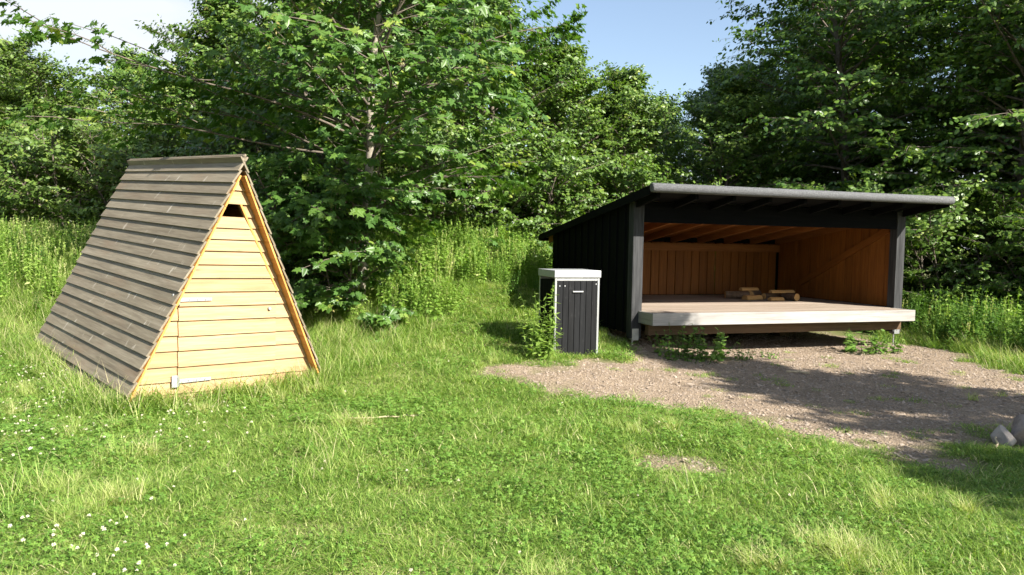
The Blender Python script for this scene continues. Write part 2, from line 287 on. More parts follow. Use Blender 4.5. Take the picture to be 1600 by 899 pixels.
# ------------------------------------------------------------------ A-frame hut
def build_hut():
    apex = Vector((-2.7351, 7.814, 2.4758)); yaw, tx, ty = 0.7681, 0.0502, 0.0192
    Mx = Matrix.Rotation(yaw, 3, 'Z') @ Matrix.Rotation(tx, 3, 'X') @ Matrix.Rotation(ty, 3, 'Y')
    u = Mx @ Vector((1, 0, 0)); v = Mx @ Vector((0, 1, 0)); w = Matrix.Rotation(yaw, 3, 'Z') @ Matrix.Rotation(ty, 3, 'Y') @ Vector((0, 0, 1))
    sl, sr, L, S = 1.1295, 1.174, 3.4421, 2.7404
    base = Vector((apex.x, apex.y, 0)) + v * 1.6; base.z = float(ground_z(base.x, base.y))
    root = tag(empty('a_frame_hut', base), 'A-frame hut with grey board roof and pale pine front with door', 'hut')
    O = apex - base
    P = lambda s, t, d: O + u * s + w * t + v * d        # across, up from apex, back
    rng = random.Random(4)
    # lapped roof boards on both slopes
    for side, th in ((-1, sl), (1, sr)):
        dn = (u * side * math.cos(th) - w * math.sin(th)).normalized(); nr = (u * side * math.sin(th) + w * math.cos(th)).normalized()
        ex = 0.1345; first = 0.04
        for k in range(20):
            a0 = first + k * ex - (0.02 if k else 0.038); a1 = min(first + (k + 1) * ex, S + 0.0)
            if a1 - a0 < 0.05: continue
            j0 = rng.uniform(-0.012, 0.006); j1 = rng.uniform(-0.006, 0.012); sk = rng.uniform(-0.004, 0.004)
            def q(a, d, h): return O + dn * a + v * d + nr * h
            up0, lo0 = (-0.030, -0.006 + rng.uniform(-0.003, 0.003)) if side < 0 else (-0.030, -0.016); thk = 0.019
            F = [q(a1 + sk, j0, lo0), q(a1 - sk, L + j1, lo0), q(a0, L + j1, up0), q(a0, j0, up0)]
            B = [p - nr * thk for p in F]
            if side > 0: F, B = F[::-1], B[::-1]
            mb = MB().quad_prism(F, B, v); mb.build('roof_board', M['roofwood'], root, 0.002)
        # inner lining of the slope (golden underside seen below the overhang)
        q = lambda a, d, h: O + dn * a + v * d + nr * h
        nl = 14
        for k in range(nl):
            a0 = 0.2 + k * (S - 0.2) / nl; a1 = 0.2 + (k + 1) * (S - 0.2) / nl - 0.004
            F = [q(a1, 0.006, -0.054), q(a1, L - 0.006, -0.054), q(a0, L - 0.006, -0.054), q(a0, 0.006, -0.054)]; B = [p - nr * 0.018 for p in F]
            if side > 0: F, B = F[::-1], B[::-1]
            MB().quad_prism(F, B, v).build('lining_board', M['pine_in'], root)
        # ridge cap board
        F = [q(0.062, -0.015, -0.003), q(0.062, L + 0.015, -0.003), q(-0.012 if side < 0 else -0.002, L + 0.015, 0.004), q(-0.012 if side < 0 else -0.002, -0.015, 0.004)]; B = [p - nr * 0.02 for p in F]
        if side > 0: F, B = F[::-1], B[::-1]
        MB().quad_prism(F, B, v).build('ridge_cap', M['roofwood'], root, 0.002)
    # front: lapped siding, door with its own boards, vent hole
    inset = 0.12
    hl = lambda t: (-t) / math.tan(sl) - 0.0745 / math.sin(sl)      # inner half width at depth t below apex
    hr = lambda t: (-t) / math.tan(sr) - 0.0745 / math.sin(sr)
    dl = lambda t: max(-0.59, -0.198 - (-t - 0.50) * (0.392 / 0.98)); dr = lambda t: min(0.432, 0.012 + (-t - 0.50) * (0.42 / 0.90))
    rows = [-0.215, -0.36, -0.503, -0.632, -0.745, -0.865, -0.985, -1.121, -1.258, -1.395, -1.537, -1.680, -1.828, -1.976, -2.130, -2.281, -2.395, -2.50]
    door = MB(); 
    back = MB()
    def board(name, x00, x01, x10, x11, t0, t1, d_lo, d_hi, mat, parent, thick=0.018):
        F = [P(x00, t1, d_lo), P(x01, t1, d_lo), P(x11, t0, d_hi), P(x10, t0, d_hi)]; B = [p + v * thick for p in F]
        if (x01 - x00) < 0.02 and (x11 - x10) < 0.02: return None
        return MB().quad_prism(F, B, u).build(name, mat, parent, 0.0015)
    # door carcass first (parent of its boards)
    dF = [(dl(-2.47) + .02, -2.465), (dr(-2.47) - .02, -2.465), (dr(-1.40) - .02, -1.40), (dr(-0.64) - .02, -0.64), (dl(-0.64) + .02, -0.64), (dl(-1.48) + .02, -1.48)]
    dmb = MB().quad_prism([P(s, t, inset + 0.022) for s, t in dF], [P(s, t, inset + 0.05) for s, t in dF], u)
    door_o = dmb.build('door', M['pine'], root)
    top = -0.06
    for k, t1 in enumerate(rows):
        t0 = rows[k - 1] if k else -0.085
        t0l = t0 + 0.012
        j = rng.uniform(-0.003, 0.003)
        if t1 > -0.51:
            board('siding_board', -hl(t1), hr(t1), -max(hl(t0l), 0.002), max(hr(t0l), 0.002), t0l, t1 + j, inset - 0.004, inset + 0.020, M['pine'], root)
            continue
        gp = 0.0015
        jt = rng.uniform(-0.004, 0.004)
        board('siding_board', -hl(t1), dl(t1) - gp, -hl(t0l), dl(t0l) - gp, t0l, t1 + jt, inset + 0.000, inset + 0.024, M['pine'], root)
        board('siding_board', dr(t1) + gp, hr(t1), dr(t0l) + gp, hr(t0l), t0l, t1 - jt, inset + 0.000, inset + 0.024, M['pine'], root)
        if t1 < -0.64:
            board('door_board', dl(t1), dr(t1), dl(t0l), dr(t0l), min(t0l, -0.634), t1 + j, inset - 0.020, inset + 0.004, M['pine'], door_o)
    # slanted reveal batten right of door top, seen edge on
    def batten(s0, t0, s1, t1, wd, d0, d1):
        a = P(s0, t0, d0); b_ = P(s1, t1, d0); du = (b_ - a).normalized(); cr = du.cross(v).normalized() * wd
        MB().quad_prism([a, a + cr, b_ + cr, b_][::-1], [p + v * (d1 - d0) for p in (a, a + cr, b_ + cr, b_)][::-1], du).build('door_trim', M['pine_in'], root)
    batten(dr(-0.505) + 0.002, -0.505, dr(-1.40) + 0.002, -1.40, 0.018, inset - 0.012, inset + 0.03)
    # inner front wall behind siding (keeps it light-tight), vent left open
    def panel(pts, d0, d1, name, mat):
        MB().quad_prism([P(s, t, d0) for s, t in pts], [P(s, t, d1) for s, t in pts], u).build(name, mat, root)
    panel([(-hl(-2.55), -2.55), (dl(-2.5), -2.55), (dl(-1.48), -1.48), (dl(-0.5), -0.5), (-hl(-0.5), -0.5)], inset + 0.042, inset + 0.06, 'inner_panel', M['darkhole'])
    panel([(dr(-2.5), -2.55), (hr(-2.55), -2.55), (hr(-0.5), -0.5), (dr(-0.5), -0.5), (dr(-1.40), -1.40)], inset + 0.042, inset + 0.06, 'inner_panel', M['darkhole'])
    # rear wall boards
    for k in range(len(rows)):
        t1 = rows[k]; t0 = (rows[k - 1] if k else -0.085) + 0.01
        board('siding_board', -hl(t1), hr(t1), -max(hl(t0), 0.002), max(hr(t0), 0.002), t0, t1, L - 0.12, L - 0.105, M['pine'], root)
    # hinges and lock
    for (t, s0, s1) in ((-1.468, -0.655, -0.27), (-2.27, -0.655, -0.27)):
        d = inset - 0.028
        hg = MB().quad_prism([P(s0 + .07, t - .021, d), P(s1, t - .015, d), P(s1, t + .015, d), P(s0 + .07, t + .021, d)], [P(s0 + .07, t - .021, d + .005), P(s1, t - .015, d + .005), P(s1, t + .015, d + .005), P(s0 + .07, t + .021, d + .005)], u)
        ho = hg.build('hinge', M['zincpale'], root, 0.001)
        pl = MB().quad_prism([P(s0, t - .058, d - .002), P(s0 + .055, t - .058, d - .002), P(s0 + .055, t + .058, d - .002), P(s0, t + .058, d - .002)], [P(s0, t - .058, d + .012), P(s0 + .055, t - .058, d + .012), P(s0 + .055, t + .058, d + .012), P(s0, t + .058, d + .012)], w)
        pl.build('hinge_plate', M['zincpale'], ho, 0.001)
        MB().tube(P(s0 + .062, t - .05, d - .004), P(s0 + .062, t + .05, d - .004), 0.010, n=10).build('hinge_pin', M['zinc'], ho)
        for ds in (0.16, 0.24, 0.32):
            MB().tube(P(s0 + ds, t, d - .005), P(s0 + ds, t, d + .001), 0.007, n=8).build('screw', M['zinc'], ho)
    MB().tube(P(0.35, -1.579, inset - 0.036), P(0.35, -1.579, inset - 0.01), 0.016, n=12).build('lock', M['zincpale'], door_o)
build_hut()

# ------------------------------------------------------------------ open shelter
def build_shelter():
    W, pw, dz, dth, prot, dl, dr_ = 5.116, 0.173, 0.650, 0.180, 0.454, 0.115, 4.945
    lz, D = 1.977, 3.356; ofr, obk, ol, orr = 0.745, 0.3635, 0.116, 0.1545
    root = tag(empty('wooden_shelter', (1.7926, 11.4158, 0), 0.3181), 'open-fronted black wooden sleeping shelter with pale raised plank deck', 'shelter')
    rng = random.Random(11)
    ztop = lambda b: 2.475 - 0.1528 * (b + 0.745)
    zr = lambda b: ztop(b) - 0.055                      # underside of the roof sheet
    # roof sheet, felt roll, barge boards, rafters
    B0, B1 = -0.70, D + obk
    roof = MB().quad_prism([(-ol, B0, zr(B0)), (W + orr, B0, zr(B0)), (W + orr, B0, ztop(B0)), (-ol, B0, ztop(B0))], [(-ol, B1, zr(B1)), (W + orr, B1, zr(B1)), (W + orr, B1, ztop(B1)), (-ol, B1, ztop(B1))], (1, 0, 0)).build('roof', M['felt'], root)
    n = 14
    roll = MB().tube((-ol - 0.01, -ofr, 2.436), (W + orr + 0.015, -ofr, 2.436), 0.066, n=20).build('felt_roll', M['feltroll'], root, 0.02, True)
    for a0, a1 in ((-ol - 0.018, -ol - 0.002), (W + orr + 0.002, W + orr + 0.018)):
        f = lambda a: [(a, B0, zr(B0) - 0.075), (a, B1, zr(B1) - 0.055), (a, B1, ztop(B1) + 0.004), (a, B0, ztop(B0) + 0.004)]
        MB().quad_prism(f(a1), f(a0), (0, 1, 0)).build('barge_board', M['black'], root, 0.004)
    MB().box(-ol, W + orr, B1 + 0.002, B1 + 0.02, zr(B1) - 0.06, ztop(B1), 0).build('rear_fascia', M['black'], root)
    for k in range(9):
        a = 0.03 + k * (W - 0.11) / 8
        b0, b1 = -0.62, D + 0.25
        f = lambda x: [(x, b0, zr(b0) - 0.095), (x, -0.003, zr(-0.003) - 0.115), (x, -0.003, zr(-.003) - 0.013), (x, b0, zr(b0) - 0.013)]
        MB().quad_prism(f(a + 0.05), f(a), (0, 1, 0)).build('rafter_tail', M['black'], root)
        f = lambda x: [(x, 0.16, zr(0.16) - 0.115), (x, b1, zr(b1) - 0.115), (x, b1, zr(b1) - 0.002), (x, 0.16, zr(0.16) - 0.002)]
        MB().quad_prism(f(a + 0.05), f(a), (0, 1, 0)).build('rafter', M['rafter'], root)
    # ceiling boards between rafters (inside) and black soffit boards (overhang)
    nb = 24
    for k in range(nb):
        b0 = 0.16 + k * (D - 0.16) / nb; b1 = b0 + (D - 0.16) / nb - 0.006
        MB().quad_prism([(0.03, b0, zr(b0) - 0.0015), (W - 0.03, b0, zr(b0) - 0.0015), (W - 0.03, b1, zr(b1) - 0.0015), (0.03, b1, zr(b1) - 0.0015)], [(0.03, b0, zr(b0) - 0.001), (W - 0.03, b0, zr(b0) - 0.001), (W - 0.03, b1, zr(b1) - 0.001), (0.03, b1, zr(b1) - 0.001)], (1, 0, 0)).build('ceiling_board', M['lining'], root)
    for k in range(4):
        b0 = -0.68 + k * 0.169; b1 = b0 + 0.163
        MB().quad_prism([(-0.1, b0, zr(b0) - 0.012), (W + 0.14, b0, zr(b0) - 0.012), (W + 0.14, b1, zr(b1) - 0.012), (-0.1, b1, zr(b1) - 0.012)], [(-0.1, b0, zr(b0) - 0.001), (W + 0.14, b0, zr(b0) - 0.001), (W + 0.14, b1, zr(b1) - 0.001), (-0.1, b1, zr(b1) - 0.001)], (1, 0, 0)).build('soffit_board', M['black'], root)
    # posts with metal shoes
    for a0 in (0.0, W - pw):
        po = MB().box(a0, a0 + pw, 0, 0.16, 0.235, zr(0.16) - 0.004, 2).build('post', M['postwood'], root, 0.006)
        sa = a0 + 0.02 if a0 < 1 else a0 + 0.03
        MB().box(sa, sa + 0.11, -0.008, -0.002, 0.22, 0.38, 2).build('shoe_plate', M['zinc'], po, 0.001)
        MB().box(sa, sa + 0.11, -0.006, 0.10, 0.205, 0.228, 0).build('shoe_base', M['zinc'], po)
        MB().tube((sa + 0.02, 0.03, -0.05), (sa + 0.02, 0.03, 0.21), 0.012, n=8).build('shoe_rod', M['zinc'], po)
        for zz in (0.27, 0.33): MB().tube((sa + 0.055, -0.016, zz), (sa + 0.055, -0.006, zz), 0.011, n=6).build('bolt', M['zinc'], po)
    for a0 in (0.02, W - 0.14): MB().box(a0 + 0.028, a0 + 0.128, D - 0.16, D - 0.06, 0.0, 0.606, 2).build('rear_post', M['black'], root)
    MB().box(pw + 0.002, W - pw - 0.002, 0.02, 0.12, lz, zr(0.12) - 0.004, 0).build('lintel', M['black'], root, 0.004)  # painted like the posts; roof shade is darkened into its colour
    # side walls: outer black board-on-board, inner brown lining
    nw = 23
    for side in (0, 1):
        wd = (D - 0.17) / nw
        for k in range(nw):
            b0 = 0.165 + k * wd; b1 = b0 + wd - 0.004; pr = 0.022 if k % 2 else 0.0
            if pr: b0 -= 0.018; b1 += 0.018
            z0 = 0.30 + rng.uniform(-0.006, 0.006)
            a_out = (0.016 - pr) if side == 0 else (W - 0.016 + pr); a_in = a_out + (0.021 if side == 0 else -0.021)
            x0, x1 = min(a_out, a_in), max(a_out, a_in)
            MB().quad_prism([(x0, b0, z0), (x0, b1, z0), (x0, b1, zr(b1) - 0.004), (x0, b0, zr(b0) - 0.004)][::-1], [(x1, b0, z0), (x1, b1, z0), (x1, b1, zr(b1) - 0.004), (x1, b0, zr(b0) - 0.004)][::-1], (0, 0, 1)).build('wall_board', M['black'], root, 0.002)
        ni = 16; wd = (D - 0.28) / ni
        for k in range(ni):
            b0 = 0.17 + k * wd; b1 = b0 + wd - 0.012; x0 = 0.040 if side == 0 else W - 0.060; x1 = x0 + 0.018
            dx = rng.uniform(0, 0.010) * (1 if side == 0 else -1); x0 += dx; x1 += dx
            MB().quad_prism([(x0, b0, dz + .004), (x0, b1, dz + .004), (x0, b1, zr(b1) - 0.004), (x0, b0, zr(b0) - 0.004)][::-1], [(x1, b0, dz + .004), (x1, b1, dz + .004), (x1, b1, zr(b1) - 0.004), (x1, b0, zr(b0) - 0.004)][::-1], (0, 0, 1)).build('lining_board', M['lining'], root, 0.002)
    nbk = 27; wd = (W - 0.14) / nbk
    for k in range(nbk):
        a0 = 0.07 + k * wd; a1 = a0 + wd - 0.013; y0 = D - 0.055 - rng.uniform(0, 0.010)
        MB().box(a0, a1, y0, y0 + 0.02, dz + 0.004, 1.70, 2).build('lining_board', M['lining'], root, 0.002)
    nbk = 34; wd = (W - 0.05) / nbk
    for k in range(nbk):
        a0 = 0.025 + k * wd; a1 = a0 + wd - 0.004; pr = 0.022 if k % 2 else 0
        MB().box(a0, a1, D - 0.02 + pr, D + pr, 0.30, 1.80, 2).build('wall_board', M['black'], root, 0.002)
    MB().box(0.07, W - 0.07, D - 0.155, D - 0.066, 1.53, 1.676, 0).build('wall_plate', M['rafter'], root, 0.003)
    # diagonal brace on the right wall
    x1 = W - 0.066
    p = [(0.25, 1.93), (0.25, 2.06), (2.55, 0.98), (2.47, 0.88)]
    MB().quad_prism([(x1 - 0.045, b, z) for b, z in p][::-1], [(x1, b, z) for b, z in p][::-1], (0, 0.9, -0.43)).build('brace', M['lining'], root, 0.002)
    # deck: planks along the front, fascia, end boards, bearers
    b = -prot + 0.05; k = 0
    while b < D - 0.2:
        b1 = min(b + 0.142, D - 0.066)
        a0 = dl + 0.048; a1 = dr_ - 0.048
        if b1 > -0.005: a0 = max(a0, pw + 0.004) if b < 0.17 else 0.066; a1 = min(a1, W - pw - 0.004) if b < 0.17 else W - 0.066
        dzk = rng.uniform(-0.003, 0.0)
        MB().box(a0, a1, b, b1 - 0.006, dz - 0.042, dz - 0.002 + dzk, 0).build('deck_plank', M['deck'], root, 0.003)
        b += 0.142; k += 1
    MB().box(dl, dr_, -prot, -prot + 0.046, dz - dth, dz, 0).build('deck_fascia', M['fascia'], root, 0.005)
    for a0 in (dl, dr_ - 0.045): MB().box(a0, a0 + 0.045, -prot + 0.048, -0.004, dz - dth, dz - 0.003, 1).build('deck_end_board', M['fascia'], root, 0.004)
    MB().box(0.19, W - 0.19, -0.19, -0.09, 0.30, 0.466, 0).build('bearer', M['bearer'], root, 0.004)
    MB().box(0.19, W - 0.19, 1.5, 1.6, 0.30, 0.60, 0).build('bearer', M['bearer'], root)
    MB().box(0.19, W - 0.19, 2.9, 3.0, 0.30, 0.60, 0).build('bearer', M['bearer'], root)
    for k in range(9):
        a0 = 0.2 + k * (W - 0.46) / 8
        MB().box(a0, a0 + 0.05, -prot + 0.05, D - 0.1, 0.468, 0.606, 1).build('joist', M['bearer'], root)
    for a0 in (1.2, 2.5, 3.8):
        for b0 in (1.48, 2.88): MB().box(a0, a0 + 0.2, b0, b0 + 0.2, 0.0, 0.298, 0).build('pier', M['bearer'], root)
    return root
build_shelter()
U = Vector((math.cos(0.3181), math.sin(0.3181), 0)); V_ = Vector((-U.y, U.x, 0))
def S(a, b, z): return Vector((1.7926, 11.4158, 0)) + U * a + V_ * b + Vector((0, 0, z))

# ------------------------------------------------------------------ waste bin
def build_bin():
    w, d, h = 0.6485, 0.589, 1.2815
    root = tag(empty('waste_bin', (0.57, 10.1244, 0), 0.3297), 'black slatted waste bin with flat pale metal lid on a concrete slab', 'bin')
    MB().box(0.03, w - 0.03, 0.03, d - 0.03, -0.03, 0.10, 0).build('base_slab', M['concrete'], root, 0.006)
    for x in (0, w - 0.028):
        for y in (0, d - 0.028): MB().box(x, x + 0.028, y, y + 0.028, 0.085, 1.18, 2).build('frame_post', M['zinc'], root, 0.002)
    for y in (0.004, d - 0.026): MB().box(0.03, w - 0.03, y, y + 0.022, 0.102, 0.13, 0).build('frame_rail', M['zinc'], root)
    for y in (0.004, d - 0.026): MB().box(0.03, w - 0.03, y, y + 0.022, 1.145, 1.178, 0).build('frame_rail', M['zinc'], root)
    n = 7; sw = (w - 0.060) / n
    for k in range(n):
        x = 0.030 + k * sw
        for y in (0.0, d - 0.020): MB().box(x + 0.003, x + sw - 0.003, y - 0.004, y + 0.018, 0.134, 1.142, 2).build('slat', M['blackworn'], root, 0.003)
    n = 6; sd_ = (d - 0.060) / n
    for k in range(n):
        y = 0.030 + k * sd_
        for x in (0.004, w - 0.024): MB().box(x, x + 0.02, y + 0.003, y + sd_ - 0.003, 0.134, 1.142, 2).build('slat', M['black'], root, 0.003)
    MB().box(0.03, w - 0.03, 0.05, d - 0.05, 0.135, 0.15, 0).build('bin_floor', M['zinc'], root)
    lid = MB().box(-0.014, w + 0.014, -0.016, d + 0.014, 1.186, h, 0).build('lid', M['zincpale'], root, 0.006)
    for x, y in ((0.065, 1.075), (0.14, 1.075), (w - 0.055, 1.10)): MB().tube((x, -0.011, y), (x, -0.003, y), 0.009, n=8).build('screw', M['zincpale'], root)
    hb = MB(); hb.box(0.25, 0.40, -0.030, -0.022, 0.992, 1.008); hb.box(0.25, 0.262, -0.0215, -0.003, 0.992, 1.008, 0); hb.box(0.388, 0.40, -0.0215, -0.003, 0.992, 1.008, 0)
    hb.build('handle', M['zincpale'], root, 0.001)
build_bin()

# ------------------------------------------------------------------ firewood, stones, sticks
def log_thing(loc, rz, ln, r, label, tilt=0.0, split=False, seed=0):
    rng = random.Random(seed); n = 12
    root = tag(empty('firewood_log', loc, rz), label, 'firewood', 'firewood lying on the shelter deck'); root.rotation_euler = (0, tilt, rz)
    prof = [(r * (1 + rng.uniform(-.07, .07)) * math.cos(2 * math.pi * i / n), r * (1 + rng.uniform(-.07, .07)) * math.sin(2 * math.pi * i / n)) for i in range(n)]
    if split: prof = [(y, max(z, -r * 0.15)) for y, z in prof]
    zmin = min(z for y, z in prof)
    F = [(-ln / 2, y, z - zmin) for y, z in prof]; Bk = [(ln / 2, y * rng.uniform(.93, 1.03), z - zmin) for y, z in prof]
    MB().quad_prism(F, Bk, (1, 0, 0)).build('bark_body', M['logcut'] if split else M['logbark'], root, 0.004)
    for x, sgn in ((-ln / 2, -1), (ln / 2, 1)):
        f = [(x + sgn * 0.002, y * 0.93, (z - zmin) * 0.93 + r * 0.06) for y, z in prof]; g = [(x - sgn * 0.01, *q[1:]) for q in f]
        if sgn > 0: f, g = f[::-1], g[::-1]
        MB().quad_prism(f, g, (0, 1, 0)).build('cut_end', M['logcut'], root)
pz = 0.650
def deckpt(a, b): return S(a, b, pz)
log_thing(deckpt(3.80, 1.62), 0.32 + 0.05, 0.30, 0.055, 'short pale split log lying in front of the firewood heap', 0, True, 1)
log_thing(deckpt(4.14, 1.66), 0.32 + math.pi / 2 + 0.1, 0.34, 0.072, 'round log with its orange cut end towards the deck edge', 0, False, 2)
log_thing(S(4.04, 1.78, pz + 0.13), 0.32 + 0.03, 0.52, 0.05, 'long split log laid across the top of other logs', 0, True, 3)
log_thing(deckpt(3.94, 1.95), 0.32 + 0.2, 0.40, 0.062, 'dark round log under the long split log', 0, False, 4)
log_thing(deckpt(3.47, 1.88), 0.32 + 0.25, 0.42, 0.075, 'thick split log in the shade beside the pile', 0, True, 5)
log_thing(deckpt(3.32, 2.15), 0.32 - 0.35, 0.45, 0.070, 'dark barked log slanting towards the back wall', 0, False, 6)
log_thing(deckpt(3.77, 2.25), 0.32 + 0.6, 0.42, 0.080, 'thick barked log deepest in the firewood heap', 0, False, 7)
log_thing(S(3.60, 2.18, pz + 0.15), 0.32 + 0.1, 0.40, 0.055, 'small split log resting on two dark barked logs', 0, True, 8)

def stone(loc, sx, sy, sz, mat, label, seed):
    me = bpy.data.meshes.new('stone'); import bmesh
    bm = bmesh.new(); bmesh.ops.create_icosphere(bm, subdivisions=4, radius=1); rng = np.random.default_rng(seed)
    dirs = rng.normal(size=(15, 3)); dirs /= np.linalg.norm(dirs, axis=1)[:, None]; offs = rng.uniform(0.55, 0.88, 15)
    for vtx in bm.verts:
        p = np.array(vtx.co)
        for d, o in zip(dirs, offs):
            t = p @ d
            if t > o: p = p - d * (t - o) * 0.98
        p *= 1 + 0.05 * (float(fbm(p[0] * 3 + seed, p[1] * 3 + p[2] * 2, seed)) - 0.5)
        vtx.co = (p[0] * sx, p[1] * sy, p[2] * sz + sz * 0.62)
    bm.to_mesh(me); bm.free(); me.polygons.foreach_set('use_smooth', [True] * len(me.polygons))
    o = link('stone', me, mat); o.location = loc; tag(o, label, 'stone'); return o
stone((4.52, 6.46, -0.02), 0.30, 0.22, 0.19, M['rock'], 'large pinkish grey stone at the edge of the gravel', 3)
stone((4.24, 6.50, -0.02), 0.10, 0.12, 0.12, M['palerock'], 'pale angular stone leaning against the large pinkish stone', 8)
def stick(p0, p1, r, label, seed):
    rng = random.Random(seed); p0 = Vector(p0); p1 = Vector(p1); pts = [p0.lerp(p1, t) + Vector((rng.uniform(-.02, .02), rng.uniform(-.02, .02), rng.uniform(0, .01))) for t in (0, .25, .5, .75, 1)]
    mb = MB()
    for a, b in zip(pts[:-1], pts[1:]): mb.tube(a, b, r, r * 0.9, 6)
    o = mb.build('dry_stick', M['twig']); tag(o, label, 'stick')
stick((-1.42, 6.80, 0.03), (-1.02, 6.93, 0.03), 0.007, 'thin dry stick lying in the grass beside the hut', 1)
stick((-1.0, 6.95, 0.03), (-0.82, 6.98, 0.03), 0.009, 'short stub of dry stick in the lawn', 2)
stick((4.02, 6.22, 0.03), (4.28, 6.60, 0.06), 0.009, 'thin pale stick in the grass beside the pinkish stone', 3)
stick((3.62, 9.95, 0.02), (3.88, 9.85, 0.02), 0.014, 'dark short stick on the gravel in front of the deck', 4)

# ------------------------------------------------------------------ vegetation: templates
def half_leaf(half):
    """half outline from base to tip -> verts, two polygons folded on the midrib"""
    h = [(x, y, -0.22 * x) for x, y in half]; m = [(-x, y, z) for x, y, z in h[1:-1]]
    V = np.array(h + m, float); n = len(h); k = len(m)
    return V, [list(range(n)), [0] + [n - 1] + list(range(n + k - 1, n - 1, -1))]
OVAL = half_leaf([(0, 0), (0.22, 0.16), (0.33, 0.45), (0.2, 0.78), (0, 1.0)])
MAPLE = half_leaf([(0, 0), (0.2, -0.07), (0.47, 0.05), (0.29, 0.25), (0.58, 0.52), (0.24, 0.52), (0.17, 0.72), (0, 1.02)])
LANCE = half_leaf([(0, 0), (0.13, 0.25), (0.12, 0.55), (0, 1.0)])
DOCK = half_leaf([(0, 0), (0.3, 0.12), (0.34, 0.4), (0.22, 0.75), (0, 1.0)])
def place_leaves(tpl, pos, dirv, nrm, size, var, wmul=1.0):
    T, polys = tpl; N = len(pos)
    nrm = nrm / np.linalg.norm(nrm, axis=1, keepdims=True)
    d = dirv - (dirv * nrm).sum(1, keepdims=True) * nrm; d /= np.linalg.norm(d, axis=1, keepdims=True) + 1e-9
    x = np.cross(d, nrm)
    s = size[:, None, None]
    V = pos[:, None, :] + s * (wmul * T[None, :, 0:1] * x[:, None, :] + T[None, :, 1:2] * d[:, None, :] + T[None, :, 2:3] * nrm[:, None, :])
    # slight downward curl toward the tip
    V = V - (s * 0.16 * (T[None, :, 1:2] ** 2)) * nrm[:, None, :]
    k = len(T); idx = np.concatenate([np.concatenate([np.array(p)[None, :] + (np.arange(N) * k)[:, None]], 1) for p in polys], 1).ravel() if len({len(p) for p in polys}) else None
    sizes = np.tile(np.array([len(p) for p in polys]), N)
    return V.reshape(-1, 3), sizes, idx, np.repeat(var, k)

def polyline(rng, p, d, L, n, droop, wob):
    P = [p]; d = d / np.linalg.norm(d)
    for i in range(n):
        d = d + rng.normal(0, wob, 3) + np.array([0, 0, -droop]); d /= np.linalg.norm(d); p = p + d * (L / n); P.append(p)
    return np.array(P)
def sample(P, t):
    f = t * (len(P) - 1); i = min(int(f), len(P) - 2); return P[i] + (P[i + 1] - P[i]) * (f - i), (P[i + 1] - P[i]) / (np.linalg.norm(P[i + 1] - P[i]) + 1e-9)
def tubes_mesh(name, lines, sides=5):
    VV, SS, II = [], [], []; o = 0
    for P, r0, r1, sd_ in lines:
        n = len(P); T = np.gradient(P, axis=0); T /= np.linalg.norm(T, axis=1, keepdims=True) + 1e-9
        a = np.cross(T, np.array([0.31, 0.87, 0.38])); a /= np.linalg.norm(a, axis=1, keepdims=True) + 1e-9; b = np.cross(T, a)
        ang = np.arange(sd_) * 2 * math.pi / sd_; r = np.linspace(r0, r1, n)[:, None, None]
        V = P[:, None, :] + r * (np.cos(ang)[None, :, None] * a[:, None, :] + np.sin(ang)[None, :, None] * b[:, None, :])
        VV.append(V.reshape(-1, 3)); i = o + np.arange(n * sd_).reshape(n, sd_)
        q = np.stack([i[:-1], np.roll(i, -1, 1)[:-1], np.roll(i, -1, 1)[1:], i[1:]], -1).reshape(-1, 4)
        II.append(q.ravel()); SS.append(np.full(len(q), 4)); o += n * sd_
    return np_mesh(name, np.concatenate(VV), np.concatenate(SS), np.concatenate(II), smooth=True)

